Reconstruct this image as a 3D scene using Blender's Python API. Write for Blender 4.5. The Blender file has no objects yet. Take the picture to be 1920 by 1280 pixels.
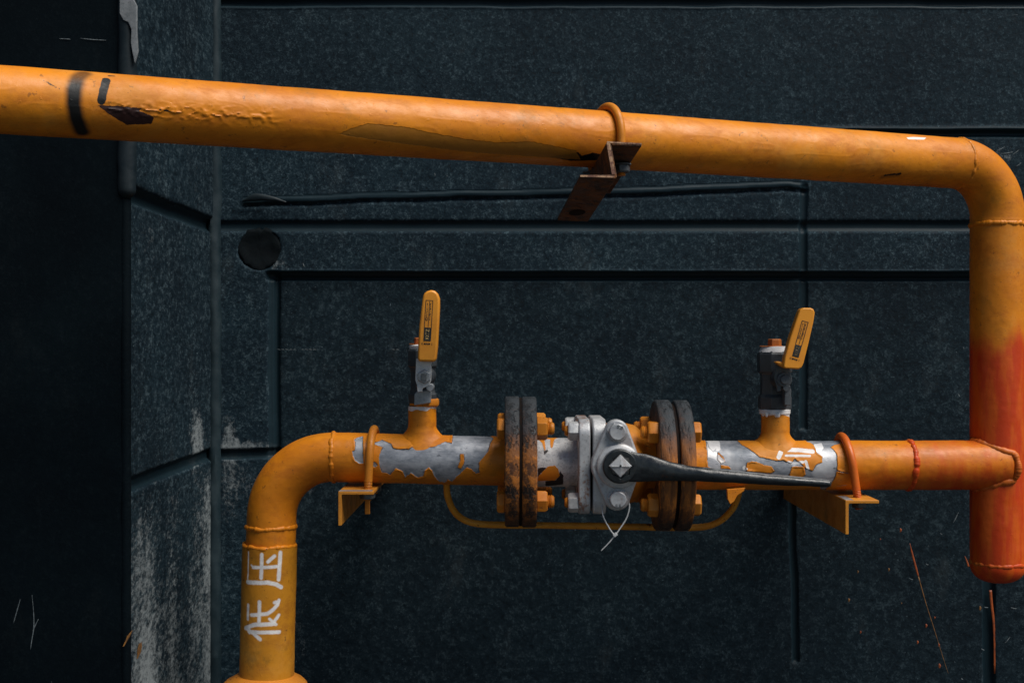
import bpy, bmesh, math, random
import numpy as np
from mathutils import Vector, Matrix

random.seed(4)
R = math.radians
SC = bpy.context.scene
COL = SC.collection
F = 2400.0                                   # focal length in photo pixels (1920 wide)

# ------------------------------------------------------------------ camera, sky, sun, exposure
cam_d = bpy.data.cameras.new('camera')
cam_d.sensor_width = 36.0
cam_d.lens = 36.0 * F / 1920.0
cam_d.clip_start = 0.02
cam_d.clip_end = 500.0
cam = bpy.data.objects.new('camera', cam_d)
COL.objects.link(cam)
cam.location = (0, 0, 0)
cam.rotation_euler = (R(90), 0, 0)
SC.camera = cam

SUN_ELEV, SUN_AZ = 57.0, 126.0               # azimuth clockwise from +Y (into the wall)
world = bpy.data.worlds.new('World')
SC.world = world
world.use_nodes = True
wn = world.node_tree
wn.nodes.clear()
sky = wn.nodes.new('ShaderNodeTexSky')
sky.sky_type = 'NISHITA'
sky.sun_disc = False
sky.sun_elevation = R(SUN_ELEV)
sky.sun_rotation = R(SUN_AZ)
sky.air_density = 1.0
sky.dust_density = 0.0
bg = wn.nodes.new('ShaderNodeBackground')
bg.inputs['Strength'].default_value = 0.05
wo = wn.nodes.new('ShaderNodeOutputWorld')
wn.links.new(sky.outputs[0], bg.inputs[0])
wn.links.new(bg.outputs[0], wo.inputs[0])

sun_d = bpy.data.lights.new('sun', 'SUN')
sun_d.energy = 5.0
sun_d.angle = R(42)
sun_d.color = (1.0, 0.95, 0.88)
sun = bpy.data.objects.new('sun', sun_d)
COL.objects.link(sun)
sdir = Vector((math.sin(R(SUN_AZ)) * math.cos(R(SUN_ELEV)), math.cos(R(SUN_AZ)) * math.cos(R(SUN_ELEV)), math.sin(R(SUN_ELEV))))
sun.location = (1, -2, 4)
sun.rotation_euler = sdir.to_track_quat('Z', 'Y').to_euler()

SC.view_settings.view_transform = 'Standard'
SC.view_settings.look = 'None'
SC.view_settings.exposure = 0.0
SC.view_settings.gamma = 1.0
SC.render.engine = 'CYCLES'
SC.render.resolution_x = 1024
SC.render.resolution_y = 682

# ------------------------------------------------------------------ numeric helpers
def at(px, py, Y):
    return np.array([(px - 960.0) * Y / F, Y, (640.0 - py) * Y / F])

def nrm(v):
    v = np.asarray(v, float)
    return v / np.linalg.norm(v)

def sstep(a, b, x):
    t = np.clip((x - a) / (b - a), 0, 1)
    return t * t * (3 - 2 * t)

def _h(i, j, k, seed):
    h = (i * 73856093) ^ (j * 19349663) ^ (k * 83492791) ^ (seed * 2971215073)
    h = (h * 2654435761) & 0xffffffff
    h ^= h >> 15
    h = (h * 2246822519) & 0xffffffff
    h ^= h >> 13
    return h / 4294967296.0

def vnoise(x, y, z=0.0, seed=1):
    x, y, z = np.broadcast_arrays(np.asarray(x, float), np.asarray(y, float), np.asarray(z, float))
    i, j, k = np.floor(x).astype(np.int64), np.floor(y).astype(np.int64), np.floor(z).astype(np.int64)
    fx, fy, fz = x - i, y - j, z - k
    fx, fy, fz = fx * fx * (3 - 2 * fx), fy * fy * (3 - 2 * fy), fz * fz * (3 - 2 * fz)
    out = 0
    for a in (0, 1):
        for b in (0, 1):
            for c in (0, 1):
                w = (fx if a else 1 - fx) * (fy if b else 1 - fy) * (fz if c else 1 - fz)
                out = out + w * _h(i + a, j + b, k + c, seed)
    return out * 2 - 1

def fbm(x, y, z=0.0, seed=1, oct=3):
    o, a, f = 0, 1.0, 1.0
    for q in range(oct):
        o = o + a * vnoise(np.asarray(x) * f, np.asarray(y) * f, np.asarray(z) * f, seed + q)
        a *= 0.5
        f *= 2.03
    return o

def poly_sdf(P, poly):
    """signed distance, positive inside"""
    poly = np.asarray(poly, float)
    d = np.full(len(P), 1e9)
    ins = np.zeros(len(P), bool)
    n = len(poly)
    for i in range(n):
        a, b = poly[i], poly[(i + 1) % n]
        e = b - a
        w = P - a
        t = np.clip((w @ e) / max(e @ e, 1e-12), 0, 1)
        d = np.minimum(d, np.linalg.norm(w - t[:, None] * e, axis=1))
        c = ((a[1] > P[:, 1]) != (b[1] > P[:, 1]))
        if abs(e[1]) > 1e-12:
            xi = a[0] + (P[:, 1] - a[1]) * e[0] / e[1]
            ins ^= (c & (P[:, 0] < xi))
    return np.where(ins, d, -d)

def seg_sdf(P, pts, w):
    """positive within w of a polyline"""
    pts = np.asarray(pts, float)
    d = np.full(len(P), 1e9)
    for i in range(len(pts) - 1):
        a, b = pts[i], pts[i + 1]
        e = b - a
        q = P - a
        t = np.clip((q @ e) / max(e @ e, 1e-12), 0, 1)
        d = np.minimum(d, np.linalg.norm(q - t[:, None] * e, axis=1))
    return w - d

# ------------------------------------------------------------------ object helpers
ORG = {}

def thing(name, label, cat, loc, group=None, kind=None):
    o = bpy.data.objects.new(name, None)
    o.empty_display_size = 0.02
    COL.objects.link(o)
    o.location = Vector(loc)
    o['label'] = label
    o['category'] = cat
    if group:
        o['group'] = group
    if kind:
        o['kind'] = kind
    ORG[o.name] = np.array(loc, float)
    return o

def tag(o, label, cat, group=None, kind=None):
    o['label'] = label
    o['category'] = cat
    if group:
        o['group'] = group
    if kind:
        o['kind'] = kind
    return o

def mesh_obj(name, V, faces, mat, parent=None, attrs=None, sharp=35, bevel=0, bevel_seg=2, origin=None):
    V = np.asarray(V, float)
    if parent is not None:
        org = ORG[parent.name]
    elif origin is not None:
        org = np.array(origin, float)
    else:
        org = np.zeros(3)
    V = V - org
    me = bpy.data.meshes.new(name)
    if isinstance(faces, np.ndarray):
        nf = len(faces)
        me.vertices.add(len(V))
        me.vertices.foreach_set('co', V.astype(np.float32).ravel())
        me.loops.add(nf * 4)
        me.loops.foreach_set('vertex_index', faces.astype(np.int32).ravel())
        me.polygons.add(nf)
        me.polygons.foreach_set('loop_start', (np.arange(nf) * 4).astype(np.int32))
        me.update(calc_edges=True)
        me.validate()
    else:
        me.from_pydata([tuple(v) for v in V], [], [tuple(f) for f in faces])
        bm = bmesh.new()
        bm.from_mesh(me)
        bmesh.ops.recalc_face_normals(bm, faces=bm.faces)
        bm.to_mesh(me)
        bm.free()
    me.polygons.foreach_set('use_smooth', [True] * len(me.polygons))
    if attrs:
        for k, a in attrs.items():
            at_ = me.attributes.new(k, 'FLOAT', 'POINT')
            at_.data.foreach_set('value', np.asarray(a, np.float32).ravel())
    me.materials.append(mat)
    o = bpy.data.objects.new(name, me)
    COL.objects.link(o)
    if parent is not None:
        o.parent = parent
        ORG[o.name] = org
    else:
        o.location = Vector(org)
        ORG[o.name] = org
    if bevel > 0:
        b = o.modifiers.new('edge', 'BEVEL')
        b.width = bevel
        b.segments = bevel_seg
        b.limit_method = 'ANGLE'
        b.angle_limit = R(32)
        w = o.modifiers.new('weight', 'WEIGHTED_NORMAL')
        w.keep_sharp = False
    elif sharp:
        me.set_sharp_from_angle(angle=R(sharp))
    return o

class MB:
    def __init__(self):
        self.v, self.f = [], []

    def add(self, V, faces):
        b = len(self.v)
        self.v.extend([tuple(p) for p in V])
        self.f.extend([tuple(i + b for i in f) for f in faces])
        return self

    def box(self, lo, hi, M=None):
        x0, y0, z0 = lo
        x1, y1, z1 = hi
        V = [(x0, y0, z0), (x1, y0, z0), (x1, y1, z0), (x0, y1, z0), (x0, y0, z1), (x1, y0, z1), (x1, y1, z1), (x0, y1, z1)]
        if M is not None:
            V = [tuple(M @ Vector(p)) for p in V]
        return self.add(V, [(0, 3, 2, 1), (4, 5, 6, 7), (0, 1, 5, 4), (1, 2, 6, 5), (2, 3, 7, 6), (3, 0, 4, 7)])

    def lathe(self, o, ax, prof, n=32, ph=0.0, ref=None):
        """prof: (t along axis, r); closed with caps"""
        o = np.asarray(o, float)
        ax = nrm(ax)
        if ref is None:
            ref = np.array([0, 0, 1.0]) if abs(ax[2]) < 0.9 else np.array([0, -1.0, 0])
        u = nrm(np.asarray(ref) - ax * np.dot(ref, ax))
        w = np.cross(ax, u)
        V, fc = [], []
        for t, r in prof:
            for k in range(n):
                a = ph + 2 * math.pi * k / n
                V.append(o + ax * t + r * (math.cos(a) * u + math.sin(a) * w))
        m = len(prof)
        for i in range(m - 1):
            for k in range(n):
                k2 = (k + 1) % n
                fc.append((i * n + k, i * n + k2, (i + 1) * n + k2, (i + 1) * n + k))
        fc.append(tuple(range(n))[::-1])
        fc.append(tuple((m - 1) * n + k for k in range(n)))
        return self.add(V, fc)

    def prism(self, pts, y0, y1):
        """outline in (x, z), extruded along y"""
        n = len(pts)
        V = [(p[0], y0, p[1]) for p in pts] + [(p[0], y1, p[1]) for p in pts]
        fc = [tuple(range(n)), tuple(range(n, 2 * n))[::-1]]
        for k in range(n):
            k2 = (k + 1) % n
            fc.append((k, k2, n + k2, n + k))
        return self.add(V, fc)

    def build(self, name, mat, parent=None, **kw):
        return mesh_obj(name, self.v, self.f, mat, parent, **kw)

def resample(pts, ds):
    pts = np.asarray(pts, float)
    L = np.concatenate([[0], np.cumsum(np.linalg.norm(np.diff(pts, axis=0), axis=1))])
    n = max(2, int(L[-1] / ds) + 1)
    s = np.linspace(0, L[-1], n)
    return np.stack([np.interp(s, L, pts[:, k]) for k in range(3)], 1), s

def smooth_path(pts, per=12):
    """Catmull-Rom"""
    P = np.asarray(pts, float)
    P = np.vstack([2 * P[0] - P[1], P, 2 * P[-1] - P[-2]])
    out = []
    for i in range(1, len(P) - 2):
        for q in range(per):
            t = q / per
            out.append(0.5 * ((2 * P[i]) + (-P[i - 1] + P[i + 1]) * t + (2 * P[i - 1] - 5 * P[i] + 4 * P[i + 1] - P[i + 2]) * t * t
                              + (-P[i - 1] + 3 * P[i] - 3 * P[i + 1] + P[i + 2]) * t ** 3))
    out.append(P[-2])
    return np.array(out)

def sweep_grid(path, ref=(0, -1, 0)):
    """parallel-transported frames"""
    path = np.asarray(path, float)
    T = np.gradient(path, axis=0)
    T /= np.linalg.norm(T, axis=1)[:, None]
    u = np.asarray(ref, float)
    U = np.zeros_like(path)
    for i in range(len(path)):
        u = u - T[i] * np.dot(u, T[i])
        u = u / np.linalg.norm(u)
        U[i] = u
    W = np.cross(T, U)
    return T, U, W

def tube(name, path, radius, n, mat, parent=None, disp=None, attrf=None, caps=True, ref=(0, -1, 0), squash=None, sharp=40, origin=None, closed=False):
    """radius: scalar or array; disp(P, s, th) -> dr ; attrf(P, s, th) -> dict ; squash: (au, aw) scale of section"""
    path = np.asarray(path, float)
    m = len(path)
    T, U, W = sweep_grid(path, ref)
    s = np.concatenate([[0], np.cumsum(np.linalg.norm(np.diff(path, axis=0), axis=1))])
    th = np.arange(n) * 2 * math.pi / n
    rad = np.broadcast_to(np.asarray(radius, float), (m,))
    S, TH = np.meshgrid(s, th, indexing='ij')
    N = U[:, None, :] * np.cos(TH)[..., None] + W[:, None, :] * np.sin(TH)[..., None]
    P = path[:, None, :] + N * rad[:, None, None]
    if squash is not None:
        au = np.broadcast_to(squash[0], (m,))
        aw = np.broadcast_to(squash[1], (m,))
        P = path[:, None, :] + U[:, None, :] * (np.cos(TH) * au[:, None])[..., None] + W[:, None, :] * (np.sin(TH) * aw[:, None])[..., None]
    if disp is not None:
        dr = disp(P.reshape(-1, 3), S.ravel(), TH.ravel()).reshape(m, n)
        P = P + N * dr[..., None]
    V = P.reshape(-1, 3)
    attrs = attrf(V, S.ravel(), TH.ravel()) if attrf else None
    idx = np.arange(m * n).reshape(m, n)
    a = idx[:-1, :]
    b = idx[1:, :]
    if closed:
        a = idx
        b = np.roll(idx, -1, axis=0)
    quads = np.stack([a, b, np.roll(b, -1, axis=1), np.roll(a, -1, axis=1)], -1).reshape(-1, 4)
    quads = quads[:, ::-1] if False else quads
    if caps and not closed:
        # caps as an inward shrunken ring pair plus centre fan made of quads
        V = list(V)
        extra = []
        for e, ring in ((0, idx[0]), (m - 1, idx[-1])):
            c = len(V)
            V.append(path[e])
            for k in range(0, n, 2):
                q = (ring[k], ring[(k + 1) % n], ring[(k + 2) % n], c)
                extra.append(q if e == 0 else q[::-1])
        V = np.array(V)
        quads = np.vstack([quads, np.array(extra)])
        if attrs:
            attrs = {k: np.concatenate([v, [v[0], v[-1]]]) for k, v in attrs.items()}
    return mesh_obj(name, V, quads[:, ::-1], mat, parent, attrs=attrs, sharp=sharp, origin=origin)

# ------------------------------------------------------------------ materials
class G:
    def __init__(self, name):
        self.m = bpy.data.materials.new(name)
        self.m.use_nodes = True
        self.t = self.m.node_tree
        self.t.nodes.clear()
        self.coord = self.n('ShaderNodeTexCoord').outputs['Object']

    def n(self, typ, props=None, **inp):
        nd = self.t.nodes.new(typ)
        for k, v in (props or {}).items():
            setattr(nd, k, v)
        for k, v in inp.items():
            self.set(nd, k.replace('_', ' '), v)
        return nd

    def set(self, nd, key, v):
        s = nd.inputs[key]
        if isinstance(v, bpy.types.NodeSocket):
            self.t.links.new(v, s)
        elif isinstance(v, (tuple, list)) and len(v) == 3 and s.type == 'RGBA':
            s.default_value = (*v, 1)
        else:
            s.default_value = v

    def vec(self, sx, sy, sz, off=(0, 0, 0)):
        return self.n('ShaderNodeMapping', Vector=self.coord, Scale=(sx, sy, sz), Location=off).outputs[0]

    def noise(self, scale, detail=4.0, rough=0.55, vec=None, dist=0.0):
        return self.n('ShaderNodeTexNoise', Vector=vec or self.coord, Scale=scale, Detail=detail, Roughness=rough, Distortion=dist).outputs[0]

    def voro(self, scale, vec=None, feature='F1'):
        return self.n('ShaderNodeTexVoronoi', {'feature': feature}, Vector=vec or self.coord, Scale=scale).outputs['Distance']

    def ss(self, x, a, b, lo=0.0, hi=1.0):
        nd = self.n('ShaderNodeMapRange', {'interpolation_type': 'SMOOTHSTEP'})
        for k, v in zip(('Value', 'From Min', 'From Max', 'To Min', 'To Max'), (x, a, b, lo, hi)):
            self.set(nd, k, v)
        return nd.outputs[0]

    def ma(self, op, a, b=0.0, clamp=False):
        nd = self.t.nodes.new('ShaderNodeMath')
        nd.operation = op
        nd.use_clamp = clamp
        self.set(nd, 0, a)
        self.set(nd, 1, b)
        return nd.outputs[0]

    def mix(self, f, a, b):
        nd = self.t.nodes.new('ShaderNodeMix')
        nd.data_type = 'RGBA'
        self.set(nd, 0, f)
        for i, v in ((6, a), (7, b)):
            if isinstance(v, bpy.types.NodeSocket):
                self.t.links.new(v, nd.inputs[i])
            else:
                nd.inputs[i].default_value = (*v, 1)
        return nd.outputs[2]

    def fmix(self, f, a, b):
        nd = self.t.nodes.new('ShaderNodeMix')
        nd.data_type = 'FLOAT'
        self.set(nd, 0, f)
        self.set(nd, 2, a)
        self.set(nd, 3, b)
        return nd.outputs[0]

    def attr(self, name):
        return self.n('ShaderNodeAttribute', {'attribute_name': name}).outputs['Fac']

    def out(self, col, rough=0.5, metal=0.0, bump=None, dist=0.001, strength=1.0, spec=0.5, coat=0.0):
        p = self.n('ShaderNodeBsdfPrincipled')
        self.set(p, 'Base Color', col)
        self.set(p, 'Roughness', rough)
        self.set(p, 'Metallic', metal)
        self.set(p, 'Specular IOR Level', spec)
        if coat:
            self.set(p, 'Coat Weight', coat)
        if bump is not None:
            b = self.n('ShaderNodeBump', Strength=strength, Distance=dist, Height=bump)
            self.t.links.new(b.outputs[0], p.inputs['Normal'])
        o = self.n('ShaderNodeOutputMaterial')
        self.t.links.new(p.outputs[0], o.inputs[0])
        return self.m

ORANGE = (0.66, 0.220, 0.009)
ORANGE2 = (0.54, 0.165, 0.006)
RED = (0.47, 0.040, 0.004)
ZINC = (0.34, 0.36, 0.40)

def paint_mat(name, base=ORANGE, second=ORANGE2, peel=False, white=False, black=False, red=False, wear=0.5, spray=False, olive=0.5, rough=0.40):
    g = G(name)
    big = g.noise(9.0, 4, 0.6)
    mid = g.noise(55.0, 5, 0.65)
    fine = g.noise(420.0, 4, 0.7)
    col = g.mix(g.ss(big, 0.35, 0.7), base, second)
    col = g.mix(g.ma('MULTIPLY', g.ss(g.noise(21.0, 5, 0.7, g.vec(1, 1, 1, (3, 1, 7))), 0.54, 0.74), olive), col, (0.20, 0.105, 0.016))
    # thin worn film, dirt specks, scuffs and rubbed spots
    film = g.noise(28.0, 7, 0.78, g.vec(0.45, 1.2, 1.2, (6, 2, 9)))
    col = g.mix(g.ma('MULTIPLY', g.ss(film, 0.47, 0.66), 0.55), col, tuple(x * k for x, k in zip(second, (0.72, 0.60, 0.6))))
    col = g.mix(g.ma('MULTIPLY', g.ss(film, 0.44, 0.33), 0.35), col, tuple(min(1, x * k) for x, k in zip(base, (1.12, 1.18, 2.0))))
    spots = g.ma('MULTIPLY', g.ss(g.noise(95.0, 3, 0.75, g.vec(1, 1, 1, (1, 5, 2))), 0.655, 0.70), wear)
    col = g.mix(spots, col, (0.07, 0.028, 0.010))
    pin = g.ma('MULTIPLY', g.ss(g.voro(210.0, g.vec(1, 1, 1, (2, 2, 5))), 0.16, 0.09), g.ss(g.noise(14.0, 3), 0.50, 0.60))
    col = g.mix(g.ma('MULTIPLY', pin, 0.8 * wear), col, (0.030, 0.014, 0.008))
    scuff = g.ma('MULTIPLY', g.ss(g.noise(34.0, 6, 0.8, g.vec(0.5, 1.6, 1.6, (9, 4, 1))), 0.635, 0.69), wear)
    col = g.mix(g.ma('MULTIPLY', scuff, 0.7), col, (0.075, 0.040, 0.016))
    chalky = g.ma('MULTIPLY', g.ss(g.noise(6.5, 6, 0.75, g.vec(1, 1, 1, (5, 5, 8))), 0.52, 0.68), 0.28)
    col = g.mix(chalky, col, (0.60, 0.30, 0.06))
    chip = g.ma('MULTIPLY', g.ss(g.noise(62.0, 4, 0.85, g.vec(0.8, 1.3, 1.3, (3, 8, 4))), 0.685, 0.70), wear)
    col = g.mix(chip, col, (0.045, 0.020, 0.012))
    grime = g.ma('MULTIPLY', g.ss(mid, 0.48, 0.78), 0.35)
    col = g.mix(grime, col, (0.32, 0.10, 0.008))
    rg = g.ma('ADD', g.ma('ADD', g.ma('MULTIPLY', mid, 0.25), rough - 0.16), g.ma('MULTIPLY', g.ss(film, 0.36, 0.66), 0.22))
    rg = g.ma('ADD', rg, g.ma('MULTIPLY', chalky, 0.5))
    h = g.ma('ADD', g.ma('MULTIPLY', fine, 0.10), g.ma('MULTIPLY', mid, 0.55))
    h = g.ma('ADD', h, g.ma('MULTIPLY', g.ss(g.noise(150.0, 2, 0.5), 0.69, 0.75), 0.22))
    metal = 0.0
    if red:
        r = g.attr('red')
        rn = g.ma('ADD', r, g.ma('MULTIPLY', g.ma('SUBTRACT', g.noise(26.0, 6, 0.72, g.vec(1.0, 1.0, 0.30)), 0.5), 0.70))
        rf = g.ss(rn, 0.25, 0.72)
        col = g.mix(rf, col, g.mix(g.ss(g.noise(40.0, 4, 0.6, g.vec(1.6, 1.6, 0.3)), 0.4, 0.66), RED, (0.56, 0.088, 0.005)))
    if black:
        k = g.ma('ADD', g.attr('black'), g.ma('MULTIPLY', g.ma('SUBTRACT', g.noise(300.0, 3), 0.5), 1.6))
        col = g.mix(g.ss(k, 0.1, 0.9), col, (0.0030, 0.0040, 0.0048))
        m2 = g.ma('ADD', g.attr('maroon'), g.ma('MULTIPLY', g.ma('SUBTRACT', g.noise(220.0, 4), 0.5), 2.6))
        col = g.mix(g.ss(m2, -0.2, 0.5), col, (0.022, 0.0065, 0.006))
        col = g.mix(g.ma('MULTIPLY', g.attr('smoke'), 0.95, True), col, (0.0035, 0.0042, 0.0046))
        ol = g.ma('ADD', g.attr('under'), g.ma('MULTIPLY', g.ma('SUBTRACT', g.noise(160.0, 4), 0.5), 3.0))
        olf = g.ss(ol, 0.0, 0.8)
        col = g.mix(g.ma('MULTIPLY', olf, 0.8), col, (0.27, 0.115, 0.014))
        h = g.ma('SUBTRACT', h, g.ma('MULTIPLY', olf, 0.5))
        wr = g.attr('white')
        col = g.mix(g.ss(wr, 0.0, 0.6), col, (0.75, 0.72, 0.68))
    if peel:
        ed = g.ma('ADD', g.ma('MULTIPLY', g.ma('SUBTRACT', g.noise(240.0, 4, 0.6), 0.5), 2.6),
                  g.ma('MULTIPLY', g.ma('SUBTRACT', g.noise(700.0, 2, 0.6), 0.5), 1.0))
        sd = g.ma('ADD', g.attr('bare'), ed)
        f = g.ss(sd, -0.12, 0.22)
        zn = g.noise(38.0, 6, 0.7, g.vec(0.6, 1, 1.3))
        zc = g.mix(g.ss(zn, 0.36, 0.66), (0.155, 0.175, 0.205), (0.40, 0.415, 0.45))
        zc = g.mix(g.ma('MULTIPLY', g.ss(g.noise(14.0, 4, 0.6, g.vec(1, 1, 1, (4, 4, 1))), 0.52, 0.70), 0.75), zc, (0.58, 0.585, 0.60))
        zc = g.mix(g.ss(g.noise(180.0, 3, 0.8, g.vec(0.35, 1, 1)), 0.61, 0.70), zc, (0.09, 0.10, 0.12))
        zc = g.mix(g.ma('MULTIPLY', g.ss(g.noise(60.0, 4, 0.8, g.vec(1, 1, 1, (9, 2, 1))), 0.66, 0.74), 0.6), zc, (0.30, 0.13, 0.04))
        col = g.mix(f, col, zc)
        rim = g.ma('MULTIPLY', g.ss(sd, -0.05, 0.35), g.ss(sd, 1.3, 0.45))
        rim = g.ma('MULTIPLY', rim, g.ss(g.noise(70.0, 3, 0.6), 0.42, 0.58))
        col = g.mix(g.ma('MULTIPLY', rim, 0.85), col, (0.035, 0.032, 0.034))
        h = g.ma('ADD', g.ma('MULTIPLY', h, 0.7), g.ma('MULTIPLY', g.ss(sd, 0.5, -0.25), 1.1))
        lift = g.ma('MULTIPLY', g.ss(sd, -3.0, 0.0), g.ss(sd, 0.3, -0.1))
        h = g.ma('ADD', h, g.ma('MULTIPLY', lift, g.ma('MULTIPLY', g.ss(g.noise(45.0, 2), 0.45, 0.65), 1.3)))
        rg = g.fmix(f, rg, 0.46)
        metal = g.ma('MULTIPLY', f, 0.25)
    if white:
        wn_ = g.ma('ADD', g.attr('white'), g.ma('MULTIPLY', g.ma('SUBTRACT', g.noise(260.0, 4, 0.7), 0.5), 1.6))
        wf = g.ma('MULTIPLY', g.ss(wn_, -1.0, 0.9) if spray else g.ss(wn_, -0.1, 0.3), 0.93)
        wc = g.mix(g.ss(g.noise(120.0, 4), 0.35, 0.7), (0.66, 0.66, 0.67), (0.80, 0.80, 0.79))
        col = g.mix(wf, col, wc)
    return g.out(col, rg, metal, h, 0.0010, 0.65, spec=0.32)

M = {}
M['pipe'] = paint_mat('orange_pipe_paint')
M['pipe_letter'] = paint_mat('orange_pipe_paint_lettered', base=(0.52, 0.215, 0.014), second=(0.40, 0.155, 0.010), white=True, spray=True, olive=1.0, wear=1.0)
M['pipe_peel'] = paint_mat('orange_pipe_paint_peeling', peel=True, white=True, red=True)
M['pipe_upper'] = paint_mat('orange_pipe_paint_marked', black=True, red=True, base=(0.66, 0.222, 0.010))
M['weld'] = paint_mat('orange_weld_paint', wear=1.0, rough=0.42)
M['weld_red'] = paint_mat('red_orange_weld_paint', base=(0.52, 0.12, 0.012), second=RED, wear=1.0, rough=0.42)
M['hook_red'] = paint_mat('red_orange_hook_paint', base=(0.55, 0.12, 0.012), second=(0.50, 0.085, 0.008), wear=0.6)
M['fitting'] = paint_mat('orange_fitting_paint', wear=1.0, base=(0.55, 0.20, 0.02))
M['bracket'] = paint_mat('orange_bracket_paint', base=(0.55, 0.22, 0.025), second=(0.42, 0.15, 0.014), wear=0.9, olive=0.8)

def rust_mat(name, topz, blackness=1.0, oranges=0.6, bottom=True, tint=1.0, streak=0.0):
    g = G(name)
    sep = g.n('ShaderNodeSeparateXYZ', Vector=g.coord).outputs[2]
    a = g.noise(30.0, 6, 0.72, g.vec(1.0 + 1.2 * streak, 1, 0.6 - 0.42 * streak))
    b = g.noise(80.0, 6, 0.78)
    e = g.noise(48.0, 6, 0.8, g.vec(1.2 + 1.4 * streak, 1, 0.7 - 0.45 * streak, (5, 3, 3)))
    if streak:
        b = g.noise(80.0, 6, 0.78, g.vec(1.6, 1, 0.30))
    col = g.mix(g.ss(a, 0.38, 0.60), tuple(tint * q for q in (0.085, 0.030, 0.010)), tuple(tint * q for q in (0.27, 0.090, 0.014)))
    mz = g.ma('MULTIPLY', g.ss(sep, 0.030, 0.0), g.ss(sep, -0.075, -0.045)) if bottom else 1.0
    col = g.mix(g.ma('MULTIPLY', g.ma('MULTIPLY', g.ss(b, 0.47, 0.58), oranges), mz), col, (0.52, 0.170, 0.022))
    col = g.mix(g.ma('MULTIPLY', g.ss(e, 0.535, 0.60), 0.95 - 0.35 * streak), col, (0.012, 0.010, 0.009))
    tk = g.ma('ADD', sep, g.ma('MULTIPLY', g.ma('SUBTRACT', g.noise(18.0, 5, 0.7), 0.5), 0.095))
    f = g.ma('MULTIPLY', g.ss(tk, topz - 0.030, topz + 0.014), blackness)
    col = g.mix(f, col, g.mix(g.ss(b, 0.35, 0.65), (0.017, 0.022, 0.027), (0.038, 0.046, 0.054)))
    if bottom:
        col = g.mix(g.ma('MULTIPLY', g.ss(tk, -0.055, -0.082), 0.85), col, (0.022, 0.015, 0.011))
    return g.out(col, g.ss(b, 0.3, 0.7, 0.45, 0.85), 0.0, g.ma('ADD', g.ma('ADD', a, g.ma('MULTIPLY', b, 0.8)), g.ma('MULTIPLY', g.ss(e, 0.59, 0.53), 0.6)), 0.0022, 1.0)

M['rust'] = rust_mat('rusted_flange_paint', 0.052, 1.0, 0.9)
M['rust_streak'] = rust_mat('rusted_flange_brushed_paint', 0.052, 1.0, 0.8, True, 1.0, 1.0)
M['rust_light'] = rust_mat('rusted_bracket', 9.0, 0.0, 0.20, False, 0.34)

def silver_mat(name, c1, c2, rustf=0.0, orange=0.0, metal=0.35, rough=0.45):
    g = G(name)
    a = g.noise(45.0, 5, 0.7)
    b = g.noise(260.0, 4, 0.7)
    col = g.mix(g.ss(a, 0.34, 0.68), c1, c2)
    col = g.mix(g.ma('MULTIPLY', g.ss(b, 0.55, 0.68), 0.5), col, tuple(x * 0.45 for x in c1))
    if rustf:
        rn = g.ma('ADD', g.noise(30.0, 6, 0.72, g.vec(1, 1, 0.55, (2, 7, 1))), g.ma('MULTIPLY', g.ma('SUBTRACT', b, 0.5), 0.35))
        col = g.mix(g.ma('MULTIPLY', g.ss(rn, 0.50, 0.62), rustf), col, (0.24, 0.085, 0.025))
    if orange:
        col = g.mix(g.ma('MULTIPLY', g.ss(g.noise(22.0, 3, 0.6, g.vec(1, 1, 1, (8, 1, 4))), 0.60, 0.615), orange), col, ORANGE)
    return g.out(col, g.ss(a, 0.3, 0.7, rough - 0.1, rough + 0.15), metal, g.ma('ADD', a, g.ma('MULTIPLY', b, 0.5)), 0.0007, 0.6)

M['silver'] = silver_mat('silver_valve_paint', (0.37, 0.385, 0.41), (0.52, 0.53, 0.54), 0.25)
M['silver_rust'] = silver_mat('silver_paint_rust_streaked', (0.38, 0.39, 0.41), (0.55, 0.56, 0.57), 0.95)
M['silver_bright'] = silver_mat('bright_silver_paint', (0.50, 0.51, 0.52), (0.64, 0.645, 0.65), 0.12)
M['silver_orange'] = silver_mat('silver_paint_orange_patches', (0.50, 0.50, 0.51), (0.70, 0.70, 0.70), 0.15, 1.0)
M['steel'] = silver_mat('grey_steel', (0.22, 0.24, 0.26), (0.36, 0.38, 0.40), 0.1, 0, 0.5, 0.42)
M['dark_steel'] = silver_mat('dark_steel', (0.055, 0.064, 0.072), (0.10, 0.112, 0.122), 0.1, 0, 0.3, 0.45)

def plain(name, c, rough=0.5, c2=None, scale=60.0, bump=0.4, metal=0.0, chips=0.0, chipcol=(0.3, 0.3, 0.3), coat=0.0, spec=0.5):
    g = G(name)
    a = g.noise(scale, 5, 0.65)
    col = g.mix(g.ss(a, 0.35, 0.68), c, c2 or tuple(x * 0.7 for x in c))
    if chips:
        col = g.mix(g.ma('MULTIPLY', g.ss(g.noise(170.0, 3, 0.7), 0.64, 0.68), chips), col, chipcol)
    return g.out(col, g.ss(a, 0.3, 0.7, max(rough - 0.08, 0.05), rough + 0.1), metal, a, 0.0006, bump, coat=coat, spec=spec)

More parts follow.
